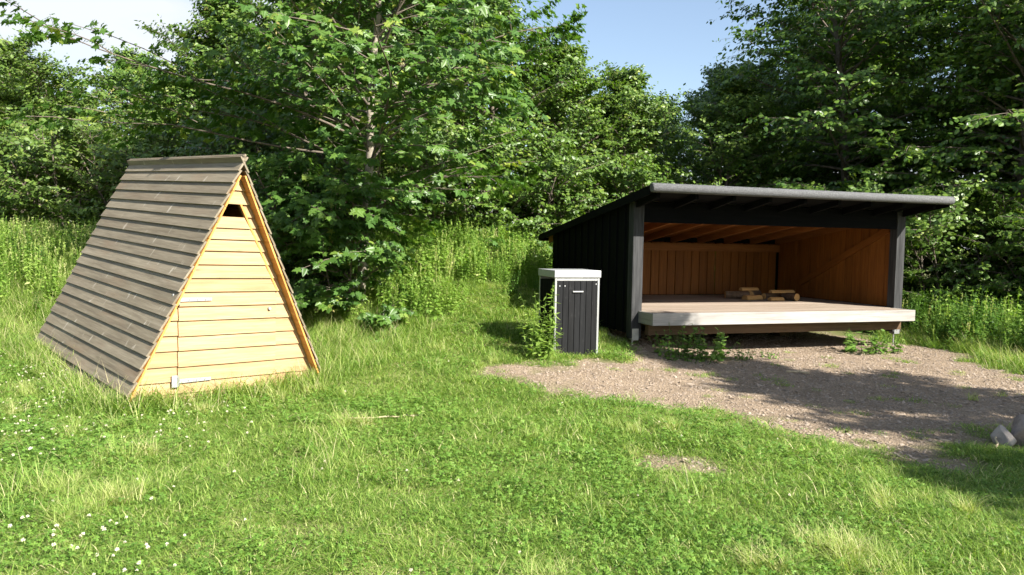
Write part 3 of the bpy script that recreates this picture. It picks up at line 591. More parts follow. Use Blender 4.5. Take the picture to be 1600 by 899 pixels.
def grow(seed, height, R, z0f, tpl, leaf, n_prim, n_sec, n_tw, n_lf, trunk_r, elev=(0.15, 1.0), droop=0.03, shape='egg', stems=1, lean=0.15, upn=0.9, var_mu=0.5, twig_l=0.38, tip_droop=0.0, layered=0.0, clear=None, extra=()):
    rng = np.random.default_rng(seed); trunks, branches = [], []; LP, LD, LN, LS, LV = [], [], [], [], []
    per = max(1, n_prim // stems)
    for sidx in range(stems):
        az0 = rng.uniform(0, 6.28)
        d0 = np.array([math.cos(az0) * lean * (1 if stems > 1 else 0.25), math.sin(az0) * lean * (1 if stems > 1 else 0.25), 1.0])
        hh = height * (1 if sidx == 0 else rng.uniform(0.75, 0.98))
        Tk = polyline(rng, np.array([0.12 * math.cos(az0) * (stems > 1), 0.12 * math.sin(az0) * (stems > 1), -0.15]), d0, hh, 12, -0.02, 0.035)
        trunks.append((Tk, trunk_r * (1 if stems == 1 else 0.75), 0.012, 8))
        for i in range(per + (len(extra) if sidx == 0 else 0)):
            t = z0f + (1 - z0f) * ((i + rng.uniform(0, 1)) / per) ** 0.95; t = min(max(t, 0), 0.985)
            p, td = sample(Tk, t); az = i * 2.39996 + rng.uniform(-0.5, 0.5) + az0
            tt = (t - z0f) / (1 - z0f)
            if shape == 'egg': prof = (math.sin(math.pi * min(1, (0.18 + 0.82 * (1 - tt)) ** 0.9)) ** 0.7 if tt > 0.12 else 0.8) if False else (0.35 + 0.65 * math.sin(math.pi * min(1.0, tt * 0.82 + 0.2)))
            elif shape == 'cone': prof = 0.18 + 0.85 * (1 - tt) ** 0.8
            else: prof = 0.75 + 0.25 * math.sin(math.pi * tt)
            L = R * prof * rng.uniform(0.72, 1.18) * (1.0 if tt < 0.9 else 0.75)
            el = elev[0] + (elev[1] - elev[0]) * tt + rng.uniform(-0.2, 0.2)
            d = np.array([math.cos(az) * math.cos(el), math.sin(az) * math.cos(el), math.sin(el)])
            if i >= per:
                t, dx_, L = extra[i - per]; p, td = sample(Tk, t); d = np.array(dx_, float); tt = t
            Pm = polyline(rng, p, d, L, 7, droop, 0.07); branches.append((Pm, max(0.012, trunk_r * 0.33 * (1 - 0.6 * tt)), 0.006, 5))
            for j in range(n_sec):
                s = 0.16 + 0.84 * (j + rng.uniform(0, 1)) / n_sec; s = min(s, 0.995)
                q, qd = sample(Pm, s); side = 1 if j % 2 else -1
                hor = np.cross(qd, [0, 0, 1.0]); hor /= np.linalg.norm(hor) + 1e-9
                sd2 = qd * rng.uniform(0.5, 0.9) + hor * side * rng.uniform(0.5, 1.0) + np.array([0, 0, rng.uniform(-0.25, 0.4) * (1 - layered)])
                L2 = L * 0.42 * (1.12 - 0.55 * s) * rng.uniform(0.7, 1.25) + 0.12
                P2 = polyline(rng, q, sd2, L2, 4, droop + tip_droop, 0.08); branches.append((P2, 0.010, 0.004, 4))
                for k in range(n_tw):
                    s2 = (k + rng.uniform(0.2, 1)) / n_tw; s2 = min(s2, 1.0)
                    a, ad = sample(P2, s2); sg = 1 if k % 2 else -1
                    h2 = np.cross(ad, [0, 0, 1.0]); h2 /= np.linalg.norm(h2) + 1e-9
                    dd = ad * rng.uniform(0.5, 1.1) + h2 * sg * rng.uniform(0.3, 1.0) + np.array([0, 0, rng.uniform(-0.3, 0.35) * (1 - layered)])
                    if k == n_tw - 1: dd = ad + rng.normal(0, 0.1, 3)
                    L3 = twig_l * rng.uniform(0.6, 1.3); dd /= np.linalg.norm(dd)
                    P3 = polyline(rng, a, dd, L3, 2, droop + tip_droop * 2, 0.1)
                    if k % 2 == 0: branches.append((P3, 0.004, 0.002, 3))
                    m = max(2, int(n_lf * rng.uniform(0.6, 1.35))); tl = (np.arange(m) + rng.uniform(0.1, 1, m)) / m; tl = np.clip(tl, 0, 1)
                    seg = np.minimum((tl * 2).astype(int), 1); base = P3[seg] + (P3[seg + 1] - P3[seg]) * (tl * 2 - seg)[:, None]
                    tdv = (P3[seg + 1] - P3[seg]); tdv /= np.linalg.norm(tdv, axis=1, keepdims=True) + 1e-9
                    sgn = np.where(np.arange(m) % 2, 1.0, -1.0)[:, None]
                    hv = np.cross(tdv, [0, 0, 1.0]); hv /= np.linalg.norm(hv, axis=1, keepdims=True) + 1e-9
                    ld = tdv * 0.55 + hv * sgn * rng.uniform(0.4, 1.0, (m, 1)) + rng.normal(0, 0.25, (m, 3)) + np.array([0, 0, -0.22])
                    rd = base.copy(); rd[:, 2] = 0; rd /= np.linalg.norm(rd, axis=1, keepdims=True) + 1e-6
                    ln = np.array([0, 0, upn * 0.75]) + rd * 0.60 + rng.normal(0, 0.36, (m, 3))
                    LP.append(base + ld * 0.02); LD.append(ld); LN.append(ln); LS.append(leaf * rng.uniform(0.62, 1.25, m))
                    tone = rng.normal(0, 0.10); new = 0.22 if rng.random() < 0.07 else 0.0
                    LV.append(np.clip(var_mu + tone + new + rng.normal(0, 0.13, m) + 0.12 * (tl - 0.5), 0, 1))
    LP, LD, LN, LS, LV = map(np.concatenate, (LP, LD, LN, LS, LV))
    if clear is not None:
        k = ~clear(LP); LP, LD, LN, LS, LV = LP[k], LD[k], LN[k], LS[k], LV[k]
        branches = [b for b in branches if not clear(b[0][-2:]).any()]
    return tubes_mesh('trunk', trunks), tubes_mesh('branches', branches), LP, LD, LN, LS, LV
def tree_meshes(seed, tpl, bark, leafm, **kw):
    tk, br, LP, LD, LN, LS, LV = grow(seed, tpl=tpl, **kw)
    cr = np_mesh('crown', *place_leaves(tpl, LP, LD, LN, LS, LV)[:3], var=np.repeat(LV, len(tpl[0])))
    tk.materials.append(M[bark]); br.materials.append(M['bark']); cr.materials.append(M[leafm])
    return dict(trunk=tk, branches=br, crown=cr, LP=LP, LV=LV)
def put_tree(name, meshes, x, y, rz, s, label, cat='tree', group=None, sz=None, z=None):
    root = empty(name, (x, y, float(ground_z(x, y)) if z is None else z), rz); sz = s if sz is None else sz; root.scale = (s, s, sz)
    tag(root, label, cat, group)
    link('trunk', meshes['trunk'], None, root); b = link('branches', meshes['branches'], None, root)
    c = link('crown', meshes['crown'], None, root); c['kind'] = 'stuff'
    if 'seeds' in meshes: link('seed_clusters', meshes['seeds'], None, root)['kind'] = 'stuff'
    return root

# ------------------------------------------------------------------ trees
def hut_dist(x, y):
    c, s = math.cos(0.7681), math.sin(0.7681); dx, dy = x + 2.7351, y - 7.814; a = dx * c + dy * s; b = -dx * s + dy * c
    ex = np.maximum(np.maximum(-1.12 - a, a - 1.0), 0); ey = np.maximum(np.maximum(0.05 - b, b - 3.4), 0); return np.hypot(ex, ey)
MX, MY, MR = -2.45, 12.2, 0.4
def lr(x, y, z): return (math.cos(MR) * x + math.sin(MR) * y, -math.sin(MR) * x + math.cos(MR) * y, z)   # world to tree axes
def over_hut(P):
    x = MX + math.cos(MR) * P[:, 0] - math.sin(MR) * P[:, 1]; y = MY + math.sin(MR) * P[:, 0] + math.cos(MR) * P[:, 1]
    zz = P[:, 2] + float(ground_z(MX, MY)); lim = 2.0 + 0.25 * np.sin(x * 5.1) + 0.2 * np.sin(y * 4.3 + x)
    return ((hut_dist(x, y) < 0.5) & (P[:, 2] < 3.3)) | ((x > -1.65) & (zz < lim)) | (x > 0.25 + 0.25 * np.sin(P[:, 2] * 3.0) + 0.6 * (zz > 4.3)) | ((y < 9.9) & (x > -3.0) & (zz < 1.9))
MAP = tree_meshes(21, MAPLE, 'palebark', 'maple', height=8.2, R=3.6, z0f=0.03, leaf=0.104, n_prim=84, n_sec=9, n_tw=6, n_lf=12, trunk_r=0.085, elev=(0.12, 1.05), droop=0.035, shape='egg', upn=1.0, var_mu=0.50, twig_l=0.40, layered=0.55, clear=over_hut, extra=[(0.34, lr(-0.93, -0.34, 0.42), 4.7), (0.30, lr(-0.97, -0.10, 0.30), 4.3), (0.42, lr(0.95, -0.2, 0.38), 3.4)])
# hanging winged seed clusters in the maple
def seed_mesh():
    rng = np.random.default_rng(5); LP = MAP['LP']; pick = LP[rng.choice(len(LP), 230, replace=False)]
    pos, dr, nr, sz, va = [], [], [], [], []
    for p in pick:
        m = rng.integers(6, 13); o = p + np.array([0, 0, -0.03]) + rng.normal(0, 0.022, (m, 3)) + np.stack([np.zeros(m), np.zeros(m), -rng.uniform(0, 0.12, m)], 1)
        pos.append(o); dr.append(rng.normal(0, 0.5, (m, 3)) + [0, 0, -0.8]); nr.append(rng.normal(0, 1, (m, 3))); sz.append(rng.uniform(0.03, 0.048, m)); va.append(rng.uniform(0, 1, m))
    pos, dr, nr, sz, va = map(np.concatenate, (pos, dr, nr, sz, va)); r = place_leaves(LANCE, pos, dr, nr, sz, va, 1.6)
    me = np_mesh('seed_clusters', *r[:3], var=r[3]); me.materials.append(M['seeds']); return me
MAP['seeds'] = seed_mesh()
put_tree('maple_tree', MAP, MX, MY, MR, 1.0, 'large-leaved maple tree with hanging seed clusters right behind the hut', 'tree')

SAP = tree_meshes(24, MAPLE, 'bark', 'maple', height=2.3, R=1.0, z0f=0.05, leaf=0.09, n_prim=22, n_sec=6, n_tw=4, n_lf=8, trunk_r=0.02, elev=(0.2, 1.1), droop=0.03, shape='egg', stems=2, lean=0.25, upn=1.0, var_mu=0.42, twig_l=0.28, layered=0.4)
for x_, y_, r_, s_, lab in ((-2.62, 11.55, 0.2, 0.95, 'maple sapling growing in front of the maple trunk'), (-3.5, 12.1, 2.4, 1.0, 'maple sapling between the maple trunk and the hut')):
    put_tree('maple_sapling', SAP, x_, y_, r_, s_, lab, 'sapling', 'saplings around the maple')
TA = tree_meshes(31, OVAL, 'bark', 'leafA', height=5.6, R=2.0, z0f=0.05, leaf=0.098, n_prim=50, n_sec=8, n_tw=6, n_lf=10, trunk_r=0.09, elev=(0.35, 1.2), droop=0.015, shape='egg', stems=2, lean=0.22, var_mu=0.55, twig_l=0.36)
TB = tree_meshes(47, OVAL, 'bark', 'leafB', height=7.0, R=2.3, z0f=0.04, leaf=0.112, n_prim=58, n_sec=8, n_tw=6, n_lf=10, trunk_r=0.11, elev=(0.2, 1.15), droop=0.02, shape='egg', stems=1, var_mu=0.5, twig_l=0.42)
TC = tree_meshes(53, OVAL, 'bark', 'leafC', height=10.5, R=3.2, z0f=0.03, leaf=0.128, n_prim=84, n_sec=9, n_tw=6, n_lf=10, trunk_r=0.17, elev=(0.05, 1.0), droop=0.035, shape='full', stems=1, var_mu=0.5, twig_l=0.55, tip_droop=0.05, layered=0.4)
TS = tree_meshes(61, OVAL, 'bark', 'leafB', height=2.5, R=1.35, z0f=0.04, leaf=0.085, n_prim=36, n_sec=6, n_tw=5, n_lf=10, trunk_r=0.035, elev=(0.4, 1.2), droop=0.02, shape='egg', stems=4, lean=0.35, var_mu=0.5, twig_l=0.30)
TS2 = dict(TS); TS2['crown'] = TS['crown'].copy(); TS2['crown'].materials.clear(); TS2['crown'].materials.append(M['leafA'])
G_ROW = 'trees along the woodland edge'; G_BACK = 'trees deeper in the wood'; G_SH = 'shrubs along the woodland edge'
row = [  # mesh, x, y, rot, scale, zscale, label
    (TA, -15.6, 21.5, 0.3, 1.05, 0.98, 'rounded bushy tree at the far end of the meadow bank'),
    (TA, -13.2, 20.3, 2.1, 0.95, 0.86, 'low bushy tree standing over the long meadow grass'),
    (TA, -11.2, 20.8, 4.0, 0.95, 0.92, 'bushy yellow-green tree left of the hut roof ridge'),
    (TA, -9.0, 19.4, 1.2, 1.0, 0.88, 'leafy bright tree directly behind the hut roof'),
    (TB, -7.4, 20.6, 5.1, 0.95, 0.95, 'mid green tree partly hidden by the maple on the hut side'),
    (TB, -5.2, 18.6, 0.8, 0.95, 0.95, 'green tree seen through the maple branches'),
    (TB, -3.0, 19.2, 3.3, 0.95, 1.0, 'dense green tree behind the maple trunk'),
    (TB, -0.9, 18.2, 1.9, 0.92, 0.90, 'dark green tree rising over the weedy bank'),
    (TB, 1.0, 19.6, 2.7, 0.85, 0.90, 'dense tree between the weedy bank and the shelter roof'),
    (TB, 3.2, 20.8, 4.4, 0.80, 1.0, 'slender pointed tree rising behind the low shelter roof edge'),
    (TB, 5.7, 21.0, 0.2, 0.80, 0.98, 'dark tree behind the middle of the shelter roof'),
    (TC, 8.6, 19.4, 0.9, 0.95, 0.95, 'tall dark beech-like tree behind the shelter with drooping sprays'),
    (TC, 11.2, 17.0, 2.6, 0.92, 0.95, 'tall dark tree with bright drooping shoots beside the shelter'),
    (TC, 13.6, 15.2, 4.7, 0.95, 0.95, 'tall dark tree beyond the weeds on the gravel side'),
    (TC, 16.5, 17.5, 5.5, 1.0, 1.0, 'tall tree at the outer end of the dark wood'),
]
for i, (ms, x, y, r, s, szz, lab) in enumerate(row):
    put_tree('beech_tree' if ms is TC else ('bushy_tree' if ms is TA else 'woodland_tree'), ms, x, y, r, s, lab, 'tree', G_ROW, s * szz)
backrow = [(TA, -19.5, 25, 1.1, 1.2), (TA, -16.5, 26.5, 3.1, 1.15), (TB, -12.6, 25.5, 0.4, 0.85), (TB, -8.8, 26, 2.2, 1.0), (TB, -5.6, 25, 4.2, 1.05), (TB, -2.2, 25.5, 5.3, 1.05), (TB, 1.2, 26, 0.9, 0.95), (TB, 4.6, 27, 3.6, 0.85), (TB, 7.8, 26, 1.7, 1.0), (TC, 11.5, 24, 3.3, 1.0), (TC, 15.5, 22, 0.5, 1.0), (TC, 20, 21, 1.9, 1.0), (TB, -10.5, 30, 5.0, 1.0), (TB, 2.9, 31, 2.0, 0.95), (TB, 6.3, 31.5, 4.0, 0.95), (TB, -4, 31, 1.0, 1.1), (TB, 9.6, 22.6, 2.9, 1.05), (TB, 12.9, 20.4, 0.7, 1.0), (TB, 15.4, 18.9, 5.1, 1.0), (TC, 13.0, 29, 1.2, 1.0), (TC, 18.5, 27, 2.2, 1.05), (TB, 18.8, 19.8, 3.9, 1.1), (TC, 24, 25, 4.4, 1.0), (TB, 6.6, 24.0, 5.6, 0.9), (TB, 10.2, 27.5, 0.2, 1.1)]
backlab = ['rounded pale tree furthest out beyond the meadow bank', 'rounded pale tree behind the bushy tree at the bank end', 'dark tree behind the low bushy tree over the meadow', 'dark tree behind the tree next to the hut roof ridge', 'dark tree deep behind the maple on its hut side', 'dark tree deep in the wood behind the maple trunk', 'dark tree deep behind the weedy bank', 'dark tree deep behind the slender pointed tree', 'dark tree deep behind the middle of the shelter', 'tall dark tree in the second row behind the shelter', 'tall dark tree in the second row beyond the drooping shoots', 'tall dark tree in the second row at the outer end of the wood', 'rearmost tree in the wood in line with the hut', 'rearmost tree in the wood in line with the low shelter roof edge', 'rearmost tree in the wood in line with the shelter deck', 'rearmost tree in the wood in line with the maple', 'dense tree filling the gap behind the tall beech-like tree with drooping sprays', 'dense tree filling the gap behind the tall tree with bright drooping shoots', 'dense tree filling the gap behind the tall tree beyond the weeds', 'tall rearmost tree behind the far end of the shelter', 'tall rearmost tree behind the tall weeds past the shelter', 'dense tree beyond the outer end of the dark wood', 'tall rearmost tree at the outer end of the dark wood', 'dense tree just behind the dark tree over the shelter roof', 'dense rearmost tree behind the felt roll end of the shelter roof']
for (ms, x, y, r, s), lab in zip(backrow, backlab):
    put_tree('woodland_tree', ms, x, y, r, s, lab, 'tree', G_BACK)
shr = [(-14.8, 18.2, 0.2, 1.0), (-12.4, 18.0, 1.4, 1.1), (-10.2, 17.4, 2.9, 1.15), (-8.2, 16.8, 4.1, 1.05), (-6.6, 16.6, 0.6, 1.1), (-4.8, 16.2, 5.2, 1.15), (-3.4, 15.7, 2.2, 1.0), (-1.6, 16.6, 3.6, 1.15), (0.2, 17.4, 4.6, 1.1), (1.8, 18.3, 1.0, 1.2), (3.6, 18.6, 0.1, 1.1), (7.2, 17.2, 2.4, 1.15), (8.9, 15.9, 5.0, 1.1), (10.4, 14.6, 3.0, 1.1), (12.0, 13.4, 1.6, 1.15)]
shlab = ['bushy shrub at the far end of the meadow bank', 'rounded shrub above the long pale meadow grass', 'leafy shrub on the bank behind the low end of the hut roof', 'leafy shrub touching the hut roof line on the bank', 'shrub on the bank just behind the hut ridge', 'shrub beside the maple on its hut side', 'shrub growing at the foot of the maple trunk', 'dark shrub at the top of the weedy bank by the maple', 'dark shrub at the top of the weedy bank towards the shelter', 'shrub behind the low rear corner of the shelter', 'shrub behind the back wall of the shelter', 'shrub behind the far post of the shelter', 'pale-leaved shrub between the shelter and the dark beech-like trees', 'shrub rising over the tall weeds past the shelter', 'large shrub at the outer edge of the tall weeds']
for (x, y, r, s), lab in zip(shr, shlab): put_tree('woodland_shrub', TS2 if x < -5.5 else TS, x, y, r, s, lab, 'shrub', G_SH)
# trees standing beside the photographer, out of frame, that throw the shade over the gravel
TD = tree_meshes(77, OVAL, 'bark', 'leafB', height=6.4, R=1.45, z0f=0.52, leaf=0.115, n_prim=30, n_sec=7, n_tw=6, n_lf=14, trunk_r=0.10, elev=(0.1, 1.1), droop=0.02, shape='egg', var_mu=0.5, twig_l=0.36)
put_tree('young_tree', TD, 9.2, 3.0, 0.5, 1.0, 'young tree beside the gravel that shades the ground before the deck', 'tree', None)
put_tree('young_tree', TD, 9.25, 4.75, 4.1, 0.72, 'slim young tree whose tip shades the front edge of the deck', 'tree', None, 1.06)
put_tree('young_tree', TD, 9.2, -0.25, 2.5, 0.85, 'young tree standing behind the pinkish stone side of the lawn', 'tree', None)

# ------------------------------------------------------------------ herb plants
def herb_plant(name, x, y, n_st, h, spread, tpl, leaf, per, seed, label, group=None, wm=1.0, droop=0.04, z=None, leaf_from=0.1, cat='plant', mat='herb', lean=1.0):
    rng = np.random.default_rng(seed); lines = []; P, D, N, Sz, Va = [], [], [], [], []
    for i in range(n_st):
        az = rng.uniform(0, 6.28); rr = spread * 0.35 * math.sqrt(rng.random()); d = np.array([math.cos(az) * rng.uniform(0.05, 0.5) * lean, math.sin(az) * rng.uniform(0.05, 0.5) * lean, 1.0])
        L = h * rng.uniform(0.6, 1.1); T = polyline(rng, np.array([rr * math.cos(az), rr * math.sin(az), -0.03]), d, L, 6, droop, 0.05); lines.append((T, 0.005, 0.002, 4))
        for k in range(per):
            t = leaf_from + (1 - leaf_from) * (k + rng.random()) / per; t = min(t, 1); p, td = sample(T, t); a2 = k * 2.2 + rng.uniform(-.4, .4)
            ld = np.array([math.cos(a2), math.sin(a2), rng.uniform(-0.25, 0.5)]) + td * 0.3
            P.append(p); D.append(ld); N.append(np.array([0, 0, 1.0]) - 0.4 * ld * np.array([1, 1, 0]) * rng.uniform(-1, 1) + rng.normal(0, 0.25, 3)); Sz.append(leaf * rng.uniform(0.6, 1.2) * (1.15 - 0.5 * t)); Va.append(np.clip(rng.normal(0.5, 0.18) + 0.2 * (t - .5), 0, 1))
    root = tag(empty(name, (x, y, float(ground_z(x, y)) if z is None else z)), label, cat, group)
    st = tubes_mesh('stems', lines); st.materials.append(M[mat]); link('stems', st, None, root)['kind'] = 'stuff'
    r = place_leaves(tpl, np.array(P), np.array(D), np.array(N), np.array(Sz), np.array(Va), wm)
    me = np_mesh('leaves', *r[:3], var=r[3]); me.materials.append(M[mat]); link('leaves', me, None, root)['kind'] = 'stuff'
    return root
herb_plant('tall_weed', 0.47, 9.90, 15, 0.96, 0.34, LANCE, 0.13, 24, 3, 'tall bright weed with narrow leaves growing against the black bin', None, 1.15, 0.035, mat='weed', lean=0.45)
herb_plant('tall_weed', 0.34, 9.80, 12, 0.55, 0.32, LANCE, 0.12, 16, 4, 'lower leafy weed at the foot of the tall weed by the bin', None, 1.3, 0.06, mat='weed')
herb_plant('nettle_plant', 2.35, 10.80, 26, 0.50, 0.9, OVAL, 0.085, 10, 5, 'dark leafy nettle clump beside the metal-shod near post', None)
herb_plant('nettle_plant', 2.80, 10.82, 18, 0.52, 0.6, DOCK, 0.13, 8, 6, 'broad-leaved dock clump under the deck edge next to the nettles', None)
herb_plant('nettle_plant', 2.5, 10.55, 14, 0.22, 0.8, OVAL, 0.06, 8, 12, 'low leafy weed mat on the gravel before the nettle clump', None)
herb_plant('leafy_plant', 3.38, 11.0, 8, 0.24, 0.32, OVAL, 0.07, 7, 7, 'small leafy weed on the gravel under the middle of the deck', None)
herb_plant('leafy_plant', 3.82, 11.25, 9, 0.14, 0.38, OVAL, 0.06, 6, 8, 'very low pale weed on the gravel under the deck', None)
herb_plant('leafy_plant', 5.55, 11.95, 16, 0.42, 0.75, DOCK, 0.12, 8, 9, 'bushy broad-leaved plant under the far end of the deck', None)
herb_plant('leafy_plant', 5.95, 12.10, 12, 0.38, 0.55, OVAL, 0.09, 8, 10, 'leafy plant beside the far post shoe of the shelter', None)

# ------------------------------------------------------------------ grass, clover, meadow and gravel (instanced stuff)
def blades(rng, n, r, h0, h1, wd, bend, var_mu, var_sd, segs=3, base_lean=0.25):
    a = rng.uniform(0, 6.283, n); rr = r * np.sqrt(rng.random(n)); h = rng.uniform(h0, h1, n); w = wd * rng.uniform(0.7, 1.3, n)
    p0 = np.stack([rr * np.cos(a), rr * np.sin(a), np.full(n, -0.012)], 1)
    b = rng.uniform(0, 6.283, n); ld = np.stack([np.cos(b), np.sin(b), np.zeros(n)], 1); side = np.stack([-np.sin(b), np.cos(b), np.zeros(n)], 1)
    bd = bend * rng.uniform(0.3, 1.3, n); V = []
    for k in range(segs + 1):
        t = k / segs; c = p0 + ld * (h * (base_lean * t + bd * t * t))[:, None] + np.array([0, 0, 1.0]) * (h * (t - 0.38 * bd * t * t))[:, None]
        ww = (w * (1 - t ** 1.6) * 0.5)[:, None]
        if k < segs: V += [c - side * ww, c + side * ww]
        else: V.append(c)
    m = 2 * segs + 1; V = np.stack(V, 1).reshape(-1, 3); polys = [[2 * k, 2 * k + 1, 2 * k + 3, 2 * k + 2] for k in range(segs - 1)] + [[2 * segs - 2, 2 * segs - 1, 2 * segs]]
    o = (np.arange(n) * m)[:, None]; idx = np.concatenate([np.array(p)[None, :] + o for p in polys], 1).ravel(); sizes = np.tile([len(p) for p in polys], n)
    var = np.repeat(np.clip(rng.normal(var_mu, var_sd, n), 0, 1), m)
    return V, sizes, idx, var
def merge(parts):
    V, S_, I, A = [], [], [], []; o = 0
    for v, s, i, a in parts: V.append(v); S_.append(s); I.append(i + o); A.append(a); o += len(v)
    return np.concatenate(V), np.concatenate(S_), np.concatenate(I), np.concatenate(A)
def proto(coll, name, parts, mat):
    V, s, i, a = merge(parts); me = np_mesh(name, V, s, i, var=a); me.materials.append(M[mat]); o = bpy.data.objects.new(name, me); coll.objects.link(o)
def leaf_patch(rng, n, r, z0, z1, tpl, s0, s1, vm, wm=1.0, tri=False, tilt=0.35):
    a = rng.uniform(0, 6.283, n); rr = r * np.sqrt(rng.random(n)); c = np.stack([rr * np.cos(a), rr * np.sin(a), rng.uniform(z0, z1, n)], 1)
    if tri:
        b = rng.uniform(0, 6.283, n); pos = np.repeat(c, 3, 0); ang = (b[:, None] + np.array([0, 2.094, 4.189])).ravel(); nr = np.repeat(np.array([0, 0, 1.0]) + rng.normal(0, tilt, (n, 3)), 3, 0); sz = np.repeat(rng.uniform(s0, s1, n), 3); va = np.repeat(np.clip(rng.normal(vm, 0.2, n), 0, 1), 3)
    else:
        pos = c; ang = rng.uniform(0, 6.283, n); nr = np.array([0, 0, 1.0]) + rng.normal(0, tilt, (n, 3)); sz = rng.uniform(s0, s1, n); va = np.clip(rng.normal(vm, 0.2, n), 0, 1)
    d = np.stack([np.cos(ang), np.sin(ang), np.full(len(ang), 0.15)], 1)
    return place_leaves(tpl, pos, d, nr, sz, va, wm)
CLOV = half_leaf([(0, 0), (0.3, 0.3), (0.42, 0.7), (0.2, 0.98), (0, 0.92)])
def herb_stem(rng, h, leaf, per, tpl, vm, wm=1.0):
    T = polyline(rng, np.array([rng.normal(0, .05), rng.normal(0, .05), -0.02]), np.array([rng.normal(0, .12), rng.normal(0, .12), 1.0]), h, 5, 0.0, 0.05)
    P, D, N, Sz = [], [], [], []
    for k in range(per):
        t = min(1, 0.12 + 0.88 * (k // 2 * 2 + 1) / per); p, td = sample(T, t); a2 = (k // 2) * 1.57 + (k % 2) * 3.14 + rng.uniform(-.3, .3)
        P.append(p); D.append([math.cos(a2), math.sin(a2), rng.uniform(-0.3, 0.3)]); N.append(np.array([0.3 * math.cos(a2), 0.3 * math.sin(a2), 1.0]) + rng.normal(0, .2, 3)); Sz.append(leaf * (1.15 - 0.75 * t) * rng.uniform(.8, 1.2))
    n = len(P); A = place_leaves(tpl, np.array(P), np.array(D, float), np.array(N), np.array(Sz), np.clip(rng.normal(vm, .13, n), 0, 1), wm)
    w = 0.004; Vs = []; s = np.array([w, 0, 0]); s2 = np.array([0, w, 0])
    V = np.concatenate([[p - s, p + s] for p in T]); idx = np.concatenate([[2 * k, 2 * k + 1, 2 * k + 3, 2 * k + 2] for k in range(len(T) - 1)])
    return [A, (V, np.full(len(T) - 1, 4), idx, np.full(len(V), vm * 0.8))]
def seed_stalk(rng, h, vm=0.9):
    T = polyline(rng, np.array([rng.normal(0, .05), rng.normal(0, .05), -0.02]), np.array([rng.normal(0, .12), rng.normal(0, .12), 1.0]), h, 6, 0.012, 0.03); s = np.array([0.0016, 0.0008, 0])
    V = np.concatenate([[p - s, p + s] for p in T]); idx = np.concatenate([[2 * k, 2 * k + 1, 2 * k + 3, 2 * k + 2] for k in range(len(T) - 1)])
    n = 26; t = rng.uniform(0.76, 1.0, n); P = np.array([sample(T, q)[0] for q in t]); az = rng.uniform(0, 6.28, n)
    A = place_leaves(LANCE, P, np.stack([np.cos(az) * .5, np.sin(az) * .5, np.ones(n)], 1), rng.normal(0, 1, (n, 3)), rng.uniform(0.02, 0.045, n), np.clip(rng.normal(vm, .1, n), 0, 1), 1.2)
    return [A, (V, np.full(len(T) - 1, 4), idx, np.full(len(V), vm - 0.1))]

def scatter(name, coll, pts, rotz, tilt, scl, idx, label, cat):
    """one stuff object: points carry rotation, scale and kind; geometry nodes set the clumps on them"""
    n = len(pts); me = bpy.data.meshes.new(name); me.vertices.add(n); me.vertices.foreach_set('co', np.asarray(pts, np.float32).ravel())
    rot = np.zeros((n, 3), np.float32); rot[:, 2] = rotz; rot[:, 0] = tilt[:, 0]; rot[:, 1] = tilt[:, 1]
    a = me.attributes.new('rot', 'FLOAT_VECTOR', 'POINT'); a.data.foreach_set('vector', rot.ravel())
    a = me.attributes.new('scl', 'FLOAT', 'POINT'); a.data.foreach_set('value', np.asarray(scl, np.float32))
    a = me.attributes.new('kid', 'INT', 'POINT'); a.data.foreach_set('value', np.asarray(idx, np.int32))
    o = link(name, me); tag(o, label, cat, None, 'stuff')
    ng = bpy.data.node_groups.new(name + '_nodes', 'GeometryNodeTree'); ng.interface.new_socket('Geometry', in_out='INPUT', socket_type='NodeSocketGeometry'); ng.interface.new_socket('Geometry', in_out='OUTPUT', socket_type='NodeSocketGeometry')
    N, L = ng.nodes, ng.links; gi = N.new('NodeGroupInput'); go = N.new('NodeGroupOutput'); iop = N.new('GeometryNodeInstanceOnPoints'); ci = N.new('GeometryNodeCollectionInfo')
    ci.inputs['Collection'].default_value = coll; ci.inputs['Separate Children'].default_value = True; ci.inputs['Reset Children'].default_value = True
    def att(nm, ty): q = N.new('GeometryNodeInputNamedAttribute'); q.data_type = ty; q.inputs['Name'].default_value = nm; return q.outputs['Attribute']
    er = N.new('FunctionNodeEulerToRotation'); L.new(att('rot', 'FLOAT_VECTOR'), er.inputs[0]); L.new(er.outputs[0], iop.inputs['Rotation'])
    L.new(att('scl', 'FLOAT'), iop.inputs['Scale']); L.new(att('kid', 'INT'), iop.inputs['Instance Index']); iop.inputs['Pick Instance'].default_value = True
    L.new(gi.outputs[0], iop.inputs['Points']); L.new(ci.outputs[0], iop.inputs['Instance']); L.new(iop.outputs[0], go.inputs[0])
    md = o.modifiers.new('scatter', 'NODES'); md.node_group = ng
    return o

